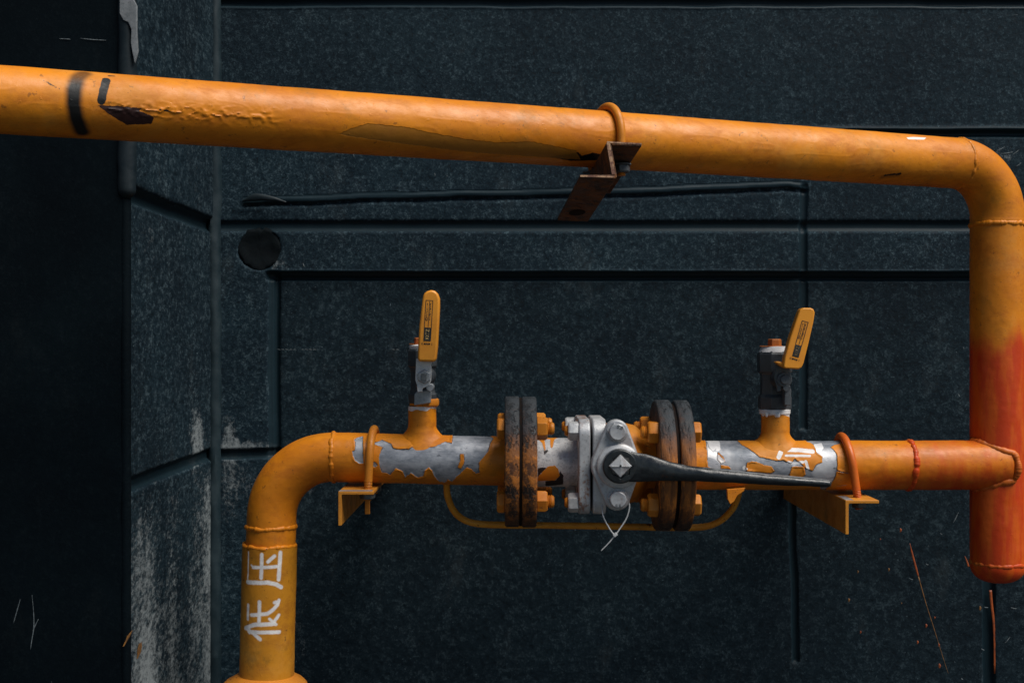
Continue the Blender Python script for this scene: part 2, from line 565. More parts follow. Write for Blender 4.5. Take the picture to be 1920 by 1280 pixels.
M['black_iron'] = plain('black_enamel_iron', (0.007, 0.010, 0.013), 0.33, (0.012, 0.016, 0.019), 110, 0.8, 0, 0.8, (0.055, 0.06, 0.065))
g = G('worn_black_enamel')
na = g.noise(110.0, 5, 0.65)
nb = g.noise(240.0, 4, 0.75, g.vec(0.5, 1, 1))
wf = g.ss(g.ma('ADD', g.attr('worn'), g.ma('MULTIPLY', g.ma('SUBTRACT', nb, 0.5), 2.2)), 0.42, 0.75)
wcol = g.mix(g.ss(na, 0.35, 0.68), (0.007, 0.010, 0.013), (0.013, 0.018, 0.021))
wcol = g.mix(g.ma('MULTIPLY', g.ss(g.noise(60.0, 5, 0.8, g.vec(1, 1, 1, (4, 1, 2))), 0.60, 0.68), 0.6), wcol, (0.045, 0.020, 0.010))
M['wrench'] = g.out(g.mix(g.ma('MULTIPLY', wf, 0.8), wcol, (0.19, 0.20, 0.21)), g.ss(na, 0.3, 0.7, 0.26, 0.42), 0.0, g.ma('SUBTRACT', na, g.ma('MULTIPLY', wf, 0.5)), 0.0007, 0.8)
M['valve_black'] = plain('dark_coated_brass', (0.030, 0.036, 0.042), 0.42, (0.048, 0.055, 0.062), 90, 0.4, 0, 0.4, (0.12, 0.13, 0.14))
M['grip'] = plain('yellow_vinyl_grip', (0.72, 0.285, 0.022), 0.42, (0.66, 0.245, 0.017), 40, 0.35, 0, 0.35, (0.42, 0.12, 0.015))
M['ink'] = plain('black_print', (0.012, 0.012, 0.011), 0.5, (0.02, 0.02, 0.018))
M['ptfe'] = plain('white_seal_tape', (0.74, 0.73, 0.72), 0.6, (0.60, 0.58, 0.58), 120, 0.6)
M['letter'] = plain('label_letter_yellow', (0.62, 0.42, 0.16), 0.5, (0.55, 0.36, 0.12))
M['letter_dim'] = plain('label_letter_worn', (0.22, 0.14, 0.05), 0.5, (0.15, 0.09, 0.03))
M['nylon'] = plain('clear_nylon', (0.55, 0.56, 0.56), 0.35, (0.45, 0.46, 0.47))
M['gasket'] = plain('black_gasket', (0.006, 0.005, 0.005), 0.85, (0.020, 0.010, 0.006), 60, 1.0, spec=0.15)
M['plug_orange'] = plain('rust_orange_plug', (0.48, 0.14, 0.02), 0.5, (0.30, 0.07, 0.012), 90, 0.6)
M['rod'] = paint_mat('dull_orange_rod_paint', base=(0.62, 0.27, 0.02), second=(0.50, 0.20, 0.015), wear=1.0, olive=0.5)
M['mark_white'] = plain('white_chalk_mark', (0.13, 0.155, 0.165), 0.9, (0.03, 0.042, 0.05), 260)
M['mark_orange'] = plain('orange_splash_paint', (0.30, 0.060, 0.008), 0.5, (0.16, 0.032, 0.006), 150)
M['mark_rust'] = plain('brown_splash_paint', (0.20, 0.085, 0.014), 0.7, (0.07, 0.034, 0.010), 170)

def stone_mat(name, dark=1.0, grain=1.0, bump=0.5, spec=0.14):
    g = G(name)
    a = g.noise(122.0, 6, 0.80, g.vec(1, 0.5, 1))
    b = g.noise(330.0, 3, 0.7, g.vec(1, 0.5, 1, (4, 2, 6)))
    c = g.noise(6.0, 5, 0.6)
    d = g.noise(34.0, 4, 0.6, g.vec(1, 0.6, 1, (7, 2, 6)))
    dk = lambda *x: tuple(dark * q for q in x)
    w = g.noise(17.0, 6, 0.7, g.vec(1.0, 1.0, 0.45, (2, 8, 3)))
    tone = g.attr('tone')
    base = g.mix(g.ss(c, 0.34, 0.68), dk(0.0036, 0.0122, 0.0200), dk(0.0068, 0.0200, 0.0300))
    fl = g.ma('ADD', g.ma('ADD', g.ma('MULTIPLY', a, 0.58), g.ma('MULTIPLY', b, 0.30)), g.ma('MULTIPLY', d, 0.12))
    base = g.mix(g.ma('MULTIPLY', g.ss(fl, 0.49, 0.40), 0.85 * grain), base, dk(0.0012, 0.0048, 0.0080))
    lift = g.ss(g.ma('ADD', g.ma('MULTIPLY', w, 0.7), g.ma('MULTIPLY', c, 0.3)), 0.36, 0.62, 0.50, 1.0)
    base = g.mix(g.ma('MULTIPLY', lift, g.ma('MULTIPLY', g.ss(fl, 0.49, 0.63), 0.9 * grain)), base, dk(0.066, 0.104, 0.124))
    base = g.mix(g.ma('MULTIPLY', g.ss(g.noise(210.0, 2, 0.8, g.vec(1, 0.5, 1, (1, 9, 3))), 0.70, 0.75), 0.55 * grain), base, dk(0.17, 0.235, 0.27))
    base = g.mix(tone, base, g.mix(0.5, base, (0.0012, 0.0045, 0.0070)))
    base = g.mix(g.ma('MULTIPLY', g.ss(w, 0.55, 0.74), 0.20), base, dk(0.060, 0.075, 0.080))
    ch = g.attr('chalk')
    st = g.noise(40.0, 7, 0.82, g.vec(1.0, 0.38, 0.55))
    gr = g.noise(150.0, 5, 0.85, g.vec(1.0, 0.38, 0.8))
    k = g.ma('ADD', g.ma('MULTIPLY', st, 0.42), g.ma('MULTIPLY', gr, 0.68))
    th = g.ma('SUBTRACT', 0.76, g.ma('MULTIPLY', ch, 0.335))
    cf = g.ma('MULTIPLY', g.ss(g.ma('SUBTRACT', k, th), -0.02, 0.20), g.ss(ch, 0.02, 0.25))
    base = g.mix(g.ma('MULTIPLY', cf, 0.85), base, (0.235, 0.265, 0.275))
    joint = g.ss(g.attr('joint'), 0.15, 0.75)
    base = g.mix(g.ma('MULTIPLY', joint, 0.93), base, g.mix(c, dk(0.0040, 0.0125, 0.0185), dk(0.010, 0.024, 0.032)))
    h = g.ma('MULTIPLY', g.ma('ADD', a, g.ma('MULTIPLY', b, 0.5)), g.ma('SUBTRACT', 1.0, g.ma('MULTIPLY', joint, 0.85)))
    return g.out(base, g.fmix(joint, g.ss(a, 0.3, 0.7, 0.6, 0.9), 0.5), 0.0, h, 0.0014, bump, spec=spec)

M['stone'] = stone_mat('dark_granite_wall')
M['stone_side'] = stone_mat('dark_granite_pillar_side', dark=0.85)
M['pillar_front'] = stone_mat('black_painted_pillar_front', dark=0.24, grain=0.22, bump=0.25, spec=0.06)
M['sealant'] = plain('dark_painted_sealant', (0.008, 0.018, 0.024), 0.55, (0.016, 0.029, 0.036), 30, 0.4, spec=0.25)
M['sealant_dark'] = plain('black_painted_sealant', (0.006, 0.012, 0.016), 0.5, (0.014, 0.022, 0.027), 30, 0.5, spec=0.2)
M['hole'] = plain('black_tar_patch', (0.0015, 0.0035, 0.005), 0.8, (0.003, 0.006, 0.008), 90, 1.0, spec=0.12)
M['ground'] = plain('grey_concrete_ground', (0.030, 0.030, 0.030), 0.9, (0.020, 0.020, 0.020), 4, 0.5)

# ------------------------------------------------------------------ ground
gnd = MB().add([(-60, -60, -1.15), (60, -60, -1.15), (60, 60, -1.15), (-60, 60, -1.15)], [(0, 1, 2, 3)]).build('ground', M['ground'], None, sharp=0)
gnd['kind'] = 'structure'
gnd['label'] = 'grey concrete ground below the pipes'

# ------------------------------------------------------------------ stone wall and pillar
YW, XP, YP = 1.88, -0.44, 1.47              # wall plane, pillar side plane, pillar front plane
kW = YW / F

def wx(px):
    return (px - 960) * kW

def wz(py):
    return (640 - py) * kW

def lines(lo, flo, fhi, hi, d, coarse):
    a = np.linspace(lo, flo, max(2, int((flo - lo) / coarse) + 1)) if flo > lo else np.array([lo])
    b = np.linspace(flo, fhi, int((fhi - flo) / d) + 1)
    c = np.linspace(fhi, hi, max(2, int((hi - fhi) / coarse) + 1)) if hi > fhi else np.array([hi])
    return np.unique(np.round(np.concatenate([a, b, c]), 6))

def groove(d, w, depth, soft=0.0025):
    """recess: flat-bottomed, d = distance to the centre line"""
    return -depth * (1 - sstep(w / 2 - soft, w / 2 + soft, np.abs(d)))

def win(v, a, b, soft=0.003):
    return sstep(a - soft, a + soft, v) * (1 - sstep(b - soft, b + soft, v))

def wall_field(X, Z):
    wob = 0.0012 * fbm(X * 14, Z * 14, 0.3, 5)
    h = np.zeros_like(X)
    j = np.zeros_like(X)

    def add(dh, jm):
        nonlocal h, j
        h = h + dh
        j = np.maximum(j, jm)

    def hz(py, w, depth, x0=-9999, x1=9999, slope=0.0, soft=0.0025, wb=1.0):
        d = Z - (wz(py) + slope * X) + wob * wb
        m = win(X, wx(x0), wx(x1))
        g_ = groove(d, w, depth, soft) * m
        add(g_, (np.abs(d) < w / 2 + 0.001) * m)
        return d, m

    def vt(px, w, depth, y0, y1, slope=0.0, soft=0.0025):
        d = X - (wx(px) + slope * (Z - wz(y0))) + wob
        m = win(Z, wz(y1), wz(y0))
        add(groove(d, w, depth, soft) * m, (np.abs(d) < w / 2 + 0.001) * m)

    def ridge(d, c, w, hgt, m):
        add(hgt * np.exp(-((d - c) / w) ** 2) * m, 0.9 * np.exp(-((d - c) / w) ** 2) * m)

    # horizontal joints from the top
    d, m = hz(5, 0.0105, 0.007)
    ridge(d, -0.0065, 0.0022, 0.0015, m)
    d, m = hz(251, 0.0085, 0.008, wb=0.6)
    ridge(d, 0.0075, 0.0030, 0.0028, m)
    d, m = hz(424, 0.0130, 0.0050, 396, 9999, soft=0.0045, wb=0.3)
    h = h - 0.0060 * sstep(wz(518) + 0.0022, wz(518) - 0.0022, Z + wob * 0.7) * sstep(wx(513) - 0.002, wx(513) + 0.002, X + wob)
    d, m = hz(518, 0.0115, 0.0060, 500, 9999, wb=0.7)
    ridge(d, 0.0075 + 0.0010 * vnoise(X * 26, 0.5, 0.2, 9), 0.0014, 0.0024 * (0.5 + 0.5 * np.clip(vnoise(X * 18, 2.5, 0.2, 8) + 0.4, 0, 1)), m)
    d, m = hz(851, 0.0130, 0.0065, 396, 524)
    # vertical joints
    vt(513, 0.0140, 0.0045, 510, 2200, soft=0.0035)
    vt(1507, 0.0090, 0.0035, 346, 520)
    vt(1509, 0.0100, 0.0036, 524, 806, soft=0.002)
    vt(1486, 0.0085, 0.0048, 915, 1243, slope=-0.028, soft=0.0018)
    vt(1857, 0.0150, 0.0075, 880, 2400)
    # raised strip of old adhesive
    zc = np.interp(X, [wx(450), wx(700), wx(1200), wx(1480), wx(1510)], [wz(376), wz(367), wz(356), wz(346), wz(349)])
    d = Z - zc + wob * 0.8
    m = win(X, wx(455), wx(1512), 0.004)
    br = 0.35 + 0.65 * sstep(-0.5, 0.2, vnoise(X * 10, 7.7, 0.1, 3))
    hh = sstep(0.0030, 0.0010, d) * sstep(-0.0056, -0.0050, d) * (0.0017 + 0.0009 * vnoise(X * 30, Z * 50, 0, 2)) * br * sstep(-0.75, -0.35, vnoise(X * 16, 3.3, 0.4, 19))
    add(hh * m, 0.8 * (np.abs(d) < 0.0055) * m)
    add(-0.0035 * np.exp(-((d + 0.0085) / 0.0028) ** 2) * m * br, 0.0)
    # hollow where the round tar patch sits
    rr = np.hypot(X - wx(485), Z - wz(468)) + 0.003 * vnoise(X * 40, Z * 40, 0, 3)
    add(-0.006 * (1 - sstep(0.027, 0.033, rr)), 0.0)
    # slab faces are not quite flush, and flamed
    h = h + 0.0009 * vnoise(X * 3.1, Z * 5.0, 0.7, 12) + 0.00022 * fbm(X * 130, Z * 130, 0.0, 21, 2) * (1 - np.clip(j, 0, 1))
    return h, np.clip(j, 0, 1)

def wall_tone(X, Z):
    """tone per slab, with the dimmer light low on the wall painted in"""
    t = 0.75 * sstep(wz(514), wz(520), Z) * sstep(wx(510), wx(516), X)  # recessed slab tone, darkened further for the weaker light on the lower wall
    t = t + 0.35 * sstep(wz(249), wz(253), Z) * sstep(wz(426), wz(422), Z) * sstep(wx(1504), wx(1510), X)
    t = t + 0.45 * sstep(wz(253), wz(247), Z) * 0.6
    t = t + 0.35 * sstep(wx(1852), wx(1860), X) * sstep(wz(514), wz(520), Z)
    t = t + 0.5 * sstep(wz(820), wz(940), Z + 0.03 * fbm(X * 7, Z * 7, 0.2, 41)) * sstep(wx(520), wx(640), X)  # painted shade, fading in below the lower pipes across the slab
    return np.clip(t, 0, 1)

def wall_chalk(X, Z):
    c = 0.10 + 0 * X
    px, py = X / kW + 960, 640 - Z / kW
    def blob(x, y, rx, ry, v):
        return v * np.exp(-(((px - x) / rx) ** 2 + ((py - y) / ry) ** 2))
    c = c + blob(430, 815, 16, 45, 0.75) + blob(470, 835, 50, 14, 0.65) + blob(510, 842, 14, 10, 0.8)
    c = c + blob(450, 905, 60, 60, 0.50) + blob(570, 905, 30, 50, 0.45) + blob(565, 1180, 22, 140, 0.35) + blob(425, 1050, 25, 220, 0.30)
    c = c + blob(515, 495, 30, 14, 0.55) + blob(560, 475, 40, 40, 0.18) + blob(1885, 290, 40, 25, 0.55) + blob(1760, 960, 120, 120, 0.22) + blob(1640, 430, 260, 90, 0.12)
    return np.clip(c, 0, 1)

def grid_obj(name, A, B, posf, mat, parent, fields):
    a, b = np.meshgrid(A, B, indexing='ij')
    fa, fb = a.ravel(), b.ravel()
    h, attrs = fields(fa, fb)
    V = posf(fa, fb, h)
    idx = np.arange(len(fa)).reshape(len(A), len(B))
    q = np.stack([idx[:-1, :-1], idx[1:, :-1], idx[1:, 1:], idx[:-1, 1:]], -1).reshape(-1, 4)
    return mesh_obj(name, V, q, mat, parent, attrs=attrs, sharp=0)

wall = thing('stone_wall', 'long dark slate grey stone wall with recessed joints behind all the pipes', 'wall', (0.3, YW, -1.15))
gx = lines(XP - 0.02, XP - 0.01, 0.80, 3.2, 0.0017, 0.05)
gz = lines(-1.20, -0.535, 0.535, 2.2, 0.0017, 0.05)
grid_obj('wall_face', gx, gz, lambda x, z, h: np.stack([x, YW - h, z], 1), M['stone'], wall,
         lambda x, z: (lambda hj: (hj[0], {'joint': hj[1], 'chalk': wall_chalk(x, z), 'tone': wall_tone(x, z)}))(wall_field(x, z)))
# wall body behind the face
MB().box((XP - 0.02, YW + 0.03, -1.2), (3.2, YW + 0.28, 2.2)).build('wall_core', M['stone'], wall, sharp=35)

pil = thing('stone_pillar', 'near black stone pillar corner standing forward at the far left edge', 'pillar', (-0.9, YP, -1.15))

def side_field(Y, Z):
    wob = 0.0012 * fbm(Y * 14, Z * 14, 3.3, 6)
    j = np.zeros_like(Y)
    h = np.zeros_like(Y)
    for py, w, dep in ((424, 0.0165, 0.0068), (851, 0.0150, 0.0065)):
        d = Z - wz(py) + wob
        h += groove(d, w, dep, 0.004)
        j = np.maximum(j, np.abs(d) < w / 2 + 0.001)
    # upper slab stands a little proud, its foot rounded
    h += 0.004 * sstep(wz(424), wz(404), Z)
    h += 0.0008 * vnoise(Y * 5, Z * 4, 0.4, 15) + 0.00022 * fbm(Y * 130, Z * 130, 0.5, 22, 2) * (1 - j)
    return h, j

def side_chalk(Y, Z):
    t = (Y - YP) / (YW - YP)                       # 0 at the outer edge, 1 in the corner
    low = sstep(wz(700), wz(1250), Z)
    c = 0.27 + 0.46 * low
    c = c + 0.26 * sstep(wz(820), wz(900), Z) * np.exp(-((t - 0.16) / 0.16) ** 2)
    c = c + 0.40 * np.exp(-((t - 0.93) / 0.10) ** 2) * sstep(wz(860), wz(900), Z) * (1 - 0.6 * sstep(wz(1000), wz(1150), Z))
    c = c + 0.65 * np.exp(-((t - 0.80) / 0.12) ** 2) * sstep(wz(700), wz(830), Z) * (1 - sstep(wz(850), wz(870), Z))
    c = c + 0.30 * np.exp(-((t - 0.2) / 0.12) ** 2) * np.exp(-((Z - wz(490)) / 0.05) ** 2)
    c = c + 0.16 * vnoise(Y * 18, Z * 3.0, 0, 31)
    c = c + 0.25 * np.exp(-((t - 0.03) / 0.04) ** 2) * sstep(wz(250), wz(0), Z)
    return np.clip(c, 0, 1)

gy = lines(YP + 0.004, YP + 0.006, YW - 0.002, YW + 0.01, 0.0019, 0.05)
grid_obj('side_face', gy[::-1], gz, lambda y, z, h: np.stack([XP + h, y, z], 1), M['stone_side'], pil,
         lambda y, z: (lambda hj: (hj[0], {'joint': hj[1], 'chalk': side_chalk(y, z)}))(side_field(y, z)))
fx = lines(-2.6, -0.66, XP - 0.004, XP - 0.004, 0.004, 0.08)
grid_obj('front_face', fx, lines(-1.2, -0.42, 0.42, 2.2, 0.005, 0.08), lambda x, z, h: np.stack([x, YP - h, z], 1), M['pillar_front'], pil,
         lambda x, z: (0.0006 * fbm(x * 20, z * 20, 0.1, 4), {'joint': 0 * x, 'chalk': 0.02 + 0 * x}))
# rounded edge between front and side
tube('edge_strip', np.array([(XP - 0.0055, YP + 0.0055, z) for z in np.arange(-1.2, 2.21, 0.02)]), 0.0062, 20, M['pillar_front'], pil)

# proud painted corner strip on the upper slab, its coat peeled pale near the top
def trim_attr(P, s, th):
    z = P[:, 2]
    c = 0.05 + 0.9 * sstep(0.315, 0.335, z + 0.006 * vnoise(P[:, 0] * 90, z * 60, 0, 3) + 1.9 * (P[:, 0] - (XP - 0.004)))
    return {'chalk': np.clip(c, 0, 1), 'joint': np.ones(len(z)) * 0.6}

zt = np.arange(wz(374) * YP / YW + 0.03, 1.2, 0.003)
zb = (640 - 372) * YP / F
zt = np.arange(zb, 1.2, 0.003)
rr_ = 0.0105 * np.sqrt(np.clip((zt - zb + 0.0008) / 0.008, 0, 1))
tube('corner_strip', np.stack([XP - 0.0030 + 0 * zt, YP + 0.0035 + 0 * zt, zt], 1), np.maximum(rr_, 0.002), 28, M['sealant_dark'], pil,
     disp=lambda P, s, th: 0.0009 * fbm(P[:, 0] * 60, P[:, 1] * 60, P[:, 2] * 25, 8))
# peeled pale coat on that strip
pts = [(224, -8), (246, -8), (256, 10), (256, 60), (258, 95), (252, 118), (248, 98), (245, 80), (246, 55), (240, 42), (231, 38), (224, 25)]
def flake(name, pts, Y, th, mat, parent, bev=0.0006):
    return MB().prism([((x - 960) * Y / F, (640 - y) * Y / F) for x, y in pts], Y, Y + th).build(name, mat, parent, bevel=bev)
flake('peeled_coat', pts, YP - 0.0082, 0.005, silver_mat('pale_flaking_coat', (0.10, 0.115, 0.125), (0.20, 0.22, 0.235), 0, 0, 0, 0.7), pil)

# sealant in the corner, and stub pieces
zc = np.arange(-1.2, 2.2, 0.004)
tube('corner_sealant', np.stack([XP + 0.0035 + 0.0007 * vnoise(zc * 9, 0.5, 0, 3), YW - 0.0035 + 0 * zc, zc], 1), 0.0098, 18, M['sealant'], wall,
     disp=lambda P, s, th: 0.0013 * fbm(P[:, 2] * 28, P[:, 0] * 120, P[:, 1] * 120, 4))
# loose end of an old strip
sp = smooth_path([at(455, 377, 1.873), at(480, 370, 1.868), at(512, 373, 1.866), at(536, 379, 1.872)])
tube('loose_strip', sp, 0.0040, 12, M['sealant_dark'], wall, squash=(0.0022 + 0 * sp[:, 0], np.interp(np.arange(len(sp)), [0, len(sp) * .3, len(sp)], [0.0015, 0.0058, 0.001])))
# round tar patch
pc = at(485, 468, YW)
mbp = MB()
prof = [(0.0, 0.0005), (0.0002, 0.012), (0.0012, 0.020), (0.0035, 0.0265), (0.0025, 0.0305), (-0.003, 0.0325)]
V, fc = [], []
n = 48
for t, r in prof:
    for k in range(n):
        a = 2 * math.pi * k / n
        q = r * (1 + 0.15 * vnoise(math.cos(a) * 2.2, math.sin(a) * 2.2, 0, 6) + 0.10 * vnoise(math.cos(a) * 7, math.sin(a) * 7, 0, 16))
        V.append((pc[0] + q * math.cos(a), YW + 0.0042 - 0.6 * t * (1.2 + 0.9 * vnoise(math.cos(a) * 2, math.sin(a) * 2 + r * 60, 1, 5)), pc[2] + q * math.sin(a)))
for i in range(len(prof) - 1):
    for k in range(n):
        fc.append((i * n + k, i * n + (k + 1) % n, (i + 1) * n + (k + 1) % n, (i + 1) * n + k))
MB().add(V, fc).build('hole_cover', M['hole'], wall, sharp=0)

def splash(mb, pts, r, flat=0.35, n=8):
    """a thin raised bead along pts on a surface facing -Y"""
    P = smooth_path(pts, 5) if len(pts) > 2 else np.array(pts)
    T, U, W = sweep_grid(P)
    m = len(P)
    rads = np.interp(np.linspace(0, 1, m), np.linspace(0, 1, len(r)), r)
    V, fc = [], []
    for i in range(m):
        for k in range(n):
            a = 2 * math.pi * k / n
            V.append(P[i] + U[i] * math.cos(a) * rads[i] * flat + W[i] * math.sin(a) * rads[i])
    for i in range(m - 1):
        for k in range(n):
            fc.append((i * n + k, i * n + (k + 1) % n, (i + 1) * n + (k + 1) % n, (i + 1) * n + k))
    fc.append(tuple(range(n)))
    fc.append(tuple((m - 1) * n + k for k in range(n)))
    mb.add(V, fc)

so, sr, sw = MB(), MB(), MB()
splash(so, [at(1706, 1018, YW), at(1711, 1040, YW), at(1718, 1066, YW), at(1722, 1080, YW)], [0.0003, 0.0014, 0.0015, 0.0009])
splash(so, [at(1809, 1042, YW), at(1813, 1052, YW), at(1816, 1062, YW)], [0.0003, 0.0013, 0.0016])
splash(so, [at(1857, 1106, YW + .007), at(1859, 1130, YW + .007), at(1864, 1180, YW + .007), at(1865, 1262, YW + .007)], [0.0022, 0.0021, 0.0019, 0.0012])
for x, y, r in [(1688, 993, .0016), (1608, 1071, .0012), (1666, 1067, .0013), (1837, 1139, .0018), (1591, 1124, .0016), (1613, 1184, .0012), (1736, 1172, .0016), (1720, 1203, .0014), (1752, 1157, .0010), (1761, 1247, .0019), (1760, 1208, .0012), (1650, 1010, .0007), (1690, 1130, .0006)]:
    splash(so if (x * 7 + y) % 3 else sr, [at(x, y - 3 * r / .0016, YW), at(x + 1, y, YW), at(x, y + 4 * r / .0016, YW)], [r * .4, r, r * .5], 0.4)
splash(sr, [at(1722, 1080, YW), at(1736, 1130, YW), at(1752, 1180, YW), at(1766, 1225, YW), at(1778, 1262, YW)], [0.0008, 0.0005, 0.0005, 0.0004, 0.0003])
so.build('paint_splash', M['mark_orange'], wall, sharp=0)
sr.build('paint_run', M['mark_rust'], wall, sharp=0)
splash(sw, [at(1838, 44, YW), at(1860, 35, YW), at(1884, 30, YW), at(1912, 28, YW)], [0.0002, 0.0006, 0.0007, 0.0003])
for x, y, dx, dy in [(1868, 283, 16, -8), (1880, 288, 22, -4), (1898, 290, 14, -10), (1905, 312, 10, -7), (1787, 980, 10, -20), (1763, 999, 4, 2), (1736, 1056, 5, 2), (1705, 1083, 7, 3), (1845, 1137, 8, 1), (1895, 1138, 12, 2), (1884, 1205, 10, -12), (1840, 1215, 6, 3), (1802, 1270, 4, 3), (568, 493, 3, 8), (663, 287, 0, 8), (815, 322, 1, 9), (838, 327, 0, 5), (930, 348, 1, 5), (1478, 812, 2, 3), (1797, 738, 3, 6), (1806, 650, 2, 4)]:
    splash(sw, [at(x, y, YW + .0002), at(x + dx * .5, y + dy * .5 + 1, YW), at(x + dx, y + dy, YW + .0002)], [0.0003, 0.0008, 0.0002], 0.3)
for i in range(34):                                  # broken chalk line
    x = 520 + i * 7.4
    if vnoise(i * 0.37, 3.1, 0, 7) > -0.15:
        splash(sw, [at(x, 655 + random.uniform(-1, 1), YW), at(x + 3, 655, YW), at(x + 6, 655.5, YW)], [0.0002, 0.0004 + 0.0003 * random.random(), 0.0002], 0.3)
sw.build('chalk_scratch', M['mark_white'], wall, sharp=0)

# marks on the pillar
pm, po = MB(), MB()
def pf(x, y):
    return at(x, y, YP - 0.0002)
for a in ([pf(111, 73), pf(121, 73.5), pf(132, 74)], [pf(150, 72), pf(170, 74.5), pf(199, 76)], [pf(40, 1268), pf(66, 1269.5), pf(95, 1272)], [pf(40, 1268), pf(39, 1276), pf(38, 1290)],
          [pf(95, 1272), pf(97, 1280)], [pf(38, 1123), pf(33, 1140), pf(25, 1168)], [pf(60, 1115), pf(63, 1150), pf(63, 1178), pf(58, 1210), pf(54, 1262)], [pf(72, 1160), pf(66, 1172), pf(62, 1182)]):
    splash(pm, a, [0.0002, 0.0006, 0.0004], 0.3)
pm.build('chalk_scratch', M['mark_white'], pil, sharp=0)
def side_pt(px, py):
    """point of the pillar side seen at a photo pixel"""
    Y = XP * F / (px - 960)
    return np.array([XP + 0.0006, Y, (640 - py) * Y / F])
ps = MB()
def side_splash(mb, pts, r):
    P = np.array(pts)
    V, fc = [], []
    m = len(P)
    for i in range(m):
        V += [P[i] + np.array([0.0, -r[i], 0]), P[i] + np.array([0.0006, 0, 0]), P[i] + np.array([0, r[i], 0])]
    for i in range(m - 1):
        fc += [(3 * i, 3 * i + 1, 3 * i + 4, 3 * i + 3), (3 * i + 1, 3 * i + 2, 3 * i + 5, 3 * i + 4)]
    mb.add(V, fc)
side_splash(ps, [side_pt(345, 12), side_pt(343, 30), side_pt(339, 55), side_pt(336, 90), side_pt(333, 130), side_pt(331, 160)], [.0008, .0018, .0016, .0014, .0014, .001])
side_splash(ps, [side_pt(345, 285), side_pt(340, 300), side_pt(333, 320), side_pt(321, 330), side_pt(318, 358)], [.0006, .0012, .001, .0012, .001])
ps.build('chalk_scratch', M['mark_white'], pil, sharp=0)
side_splash(po, [side_pt(248, 1180), side_pt(242, 1188), side_pt(238, 1197), side_pt(231, 1210)], [.004, .009, .007, .004])
side_splash(po, [side_pt(262, 1204), side_pt(261, 1214), side_pt(260, 1224), side_pt(257, 1233)], [.006, .009, .008, .003])
side_splash(po, [side_pt(251, 262), side_pt(249, 275), side_pt(248, 293)], [.004, .005, .003])
po.build('paint_splash', M['mark_rust'], pil, sharp=0)

# ------------------------------------------------------------------ pipe geometry constants
RP = 0.0307                                        # pipe radius
YA = 1.6                                           # axis depth of the lower run

def zc_px(px):
    return np.interp(px, [560, 1265, 1900], [855.0, 871.8, 871.5])

def zaxis(X):
    return (640 - zc_px(np.asarray(X) * 1500 + 960)) / 1500.0

def Xl(px):
    return (px - 960) / 1500.0

class Cyl:
    """surface coordinates (mm along, mm round) of a straight cylinder; photo points are cast onto it"""
    def __init__(self, A, d, r):
        self.A, self.d, self.r = np.asarray(A, float), nrm(d), r
        ref = np.array([0, -1.0, 0])
        self.u = nrm(ref - self.d * (ref @ self.d))
        w = np.cross(self.d, self.u)
        self.w = w

    def coords(self, P):
        q = P - self.A
        return np.stack([(q @ self.d) * 1000, np.arctan2(q @ self.w, q @ self.u) * self.r * 1000], 1)

    def cast(self, px, py):
        D = nrm(at(px, py, 1.0))
        o = -self.A
        Dp, op = D - self.d * (D @ self.d), o - self.d * (o @ self.d)
        a, b, c = Dp @ Dp, 2 * Dp @ op, op @ op - self.r ** 2
        disc = b * b - 4 * a * c
        if disc >= 0:
            t = (-b - math.sqrt(disc)) / (2 * a)
            return self.coords((D * t)[None])[0]
        t = -b / (2 * a)
        q = op + Dp * t
        sgn = 1 if q @ self.w > 0 else -1
        return np.array([((D * t) - self.A) @ self.d * 1000, sgn * 2.2 * self.r * 1000])

    def poly(self, pts):
        return np.array([self.cast(*p) for p in pts])

def z1(pts):                                       # left bare patch, enlarged-view coordinates
    return [(620 + x / 5.647, 780 + y / 5.647) for x, y in pts]

def z2(pts):                                       # right bare patch
    return [(1280 + x / 4.571, 780 + y / 4.571) for x, y in pts]

def z3(pts):                                       # lettering
    return [(380 + x / 2.4625, 760 + y / 2.4625) for x, y in pts]

def pipe_disp(amp=0.00035, seed=3):
    return lambda P, s, th: amp * fbm(P[:, 0] * 30, P[:, 1] * 30, P[:, 2] * 30, seed, 3) + amp * 0.35 * vnoise(P[:, 0] * 190, P[:, 1] * 190, P[:, 2] * 190, seed + 4)

def weld_ring(name, c, ax, r, tr, mat, parent, seed=1, ref=(0, -1, 0)):
    ax = nrm(ax)
    u = nrm(np.asarray(ref) - ax * np.dot(ref, ax)) if abs(np.dot(nrm(ref), ax)) < 0.95 else nrm(np.array([0, 0, 1.0]) - ax * ax[2])
    w = np.cross(ax, u)
    m = 220
    a = np.arange(m) * 2 * math.pi / m
    wig = 0.0010 * vnoise(np.cos(a) * 4, np.sin(a) * 4, 0, seed + 5)
    path = np.asarray(c) + (r - 0.45 * tr) * (np.cos(a)[:, None] * u + np.sin(a)[:, None] * w) + ax * wig[:, None]
    sc = tr * (1 + 0.10 * np.abs(np.sin(a * 21 + 5 * vnoise(np.cos(a) * 3, np.sin(a) * 3, 0, seed))) + 0.26 * vnoise(np.cos(a) * 9, np.sin(a) * 9, 0, seed))
    return tube(name, path, sc, 12, mat, parent, caps=False, closed=True, ref=ax, sharp=0)

def hex_bolt(head_c, ax, af, head_h, mat, name, parent, ph=0.26, wash=None):
    r = af / math.sqrt(3)
    mb = MB().lathe(head_c, ax, [(0, r), (head_h * 0.78, r), (head_h, r * 0.86)], 6, ph)
    if wash:
        mb.lathe(head_c, -nrm(ax), [(0, wash), (0.0022, wash)], 24)
    return mb.build(name, mat, parent, bevel=0.0007)

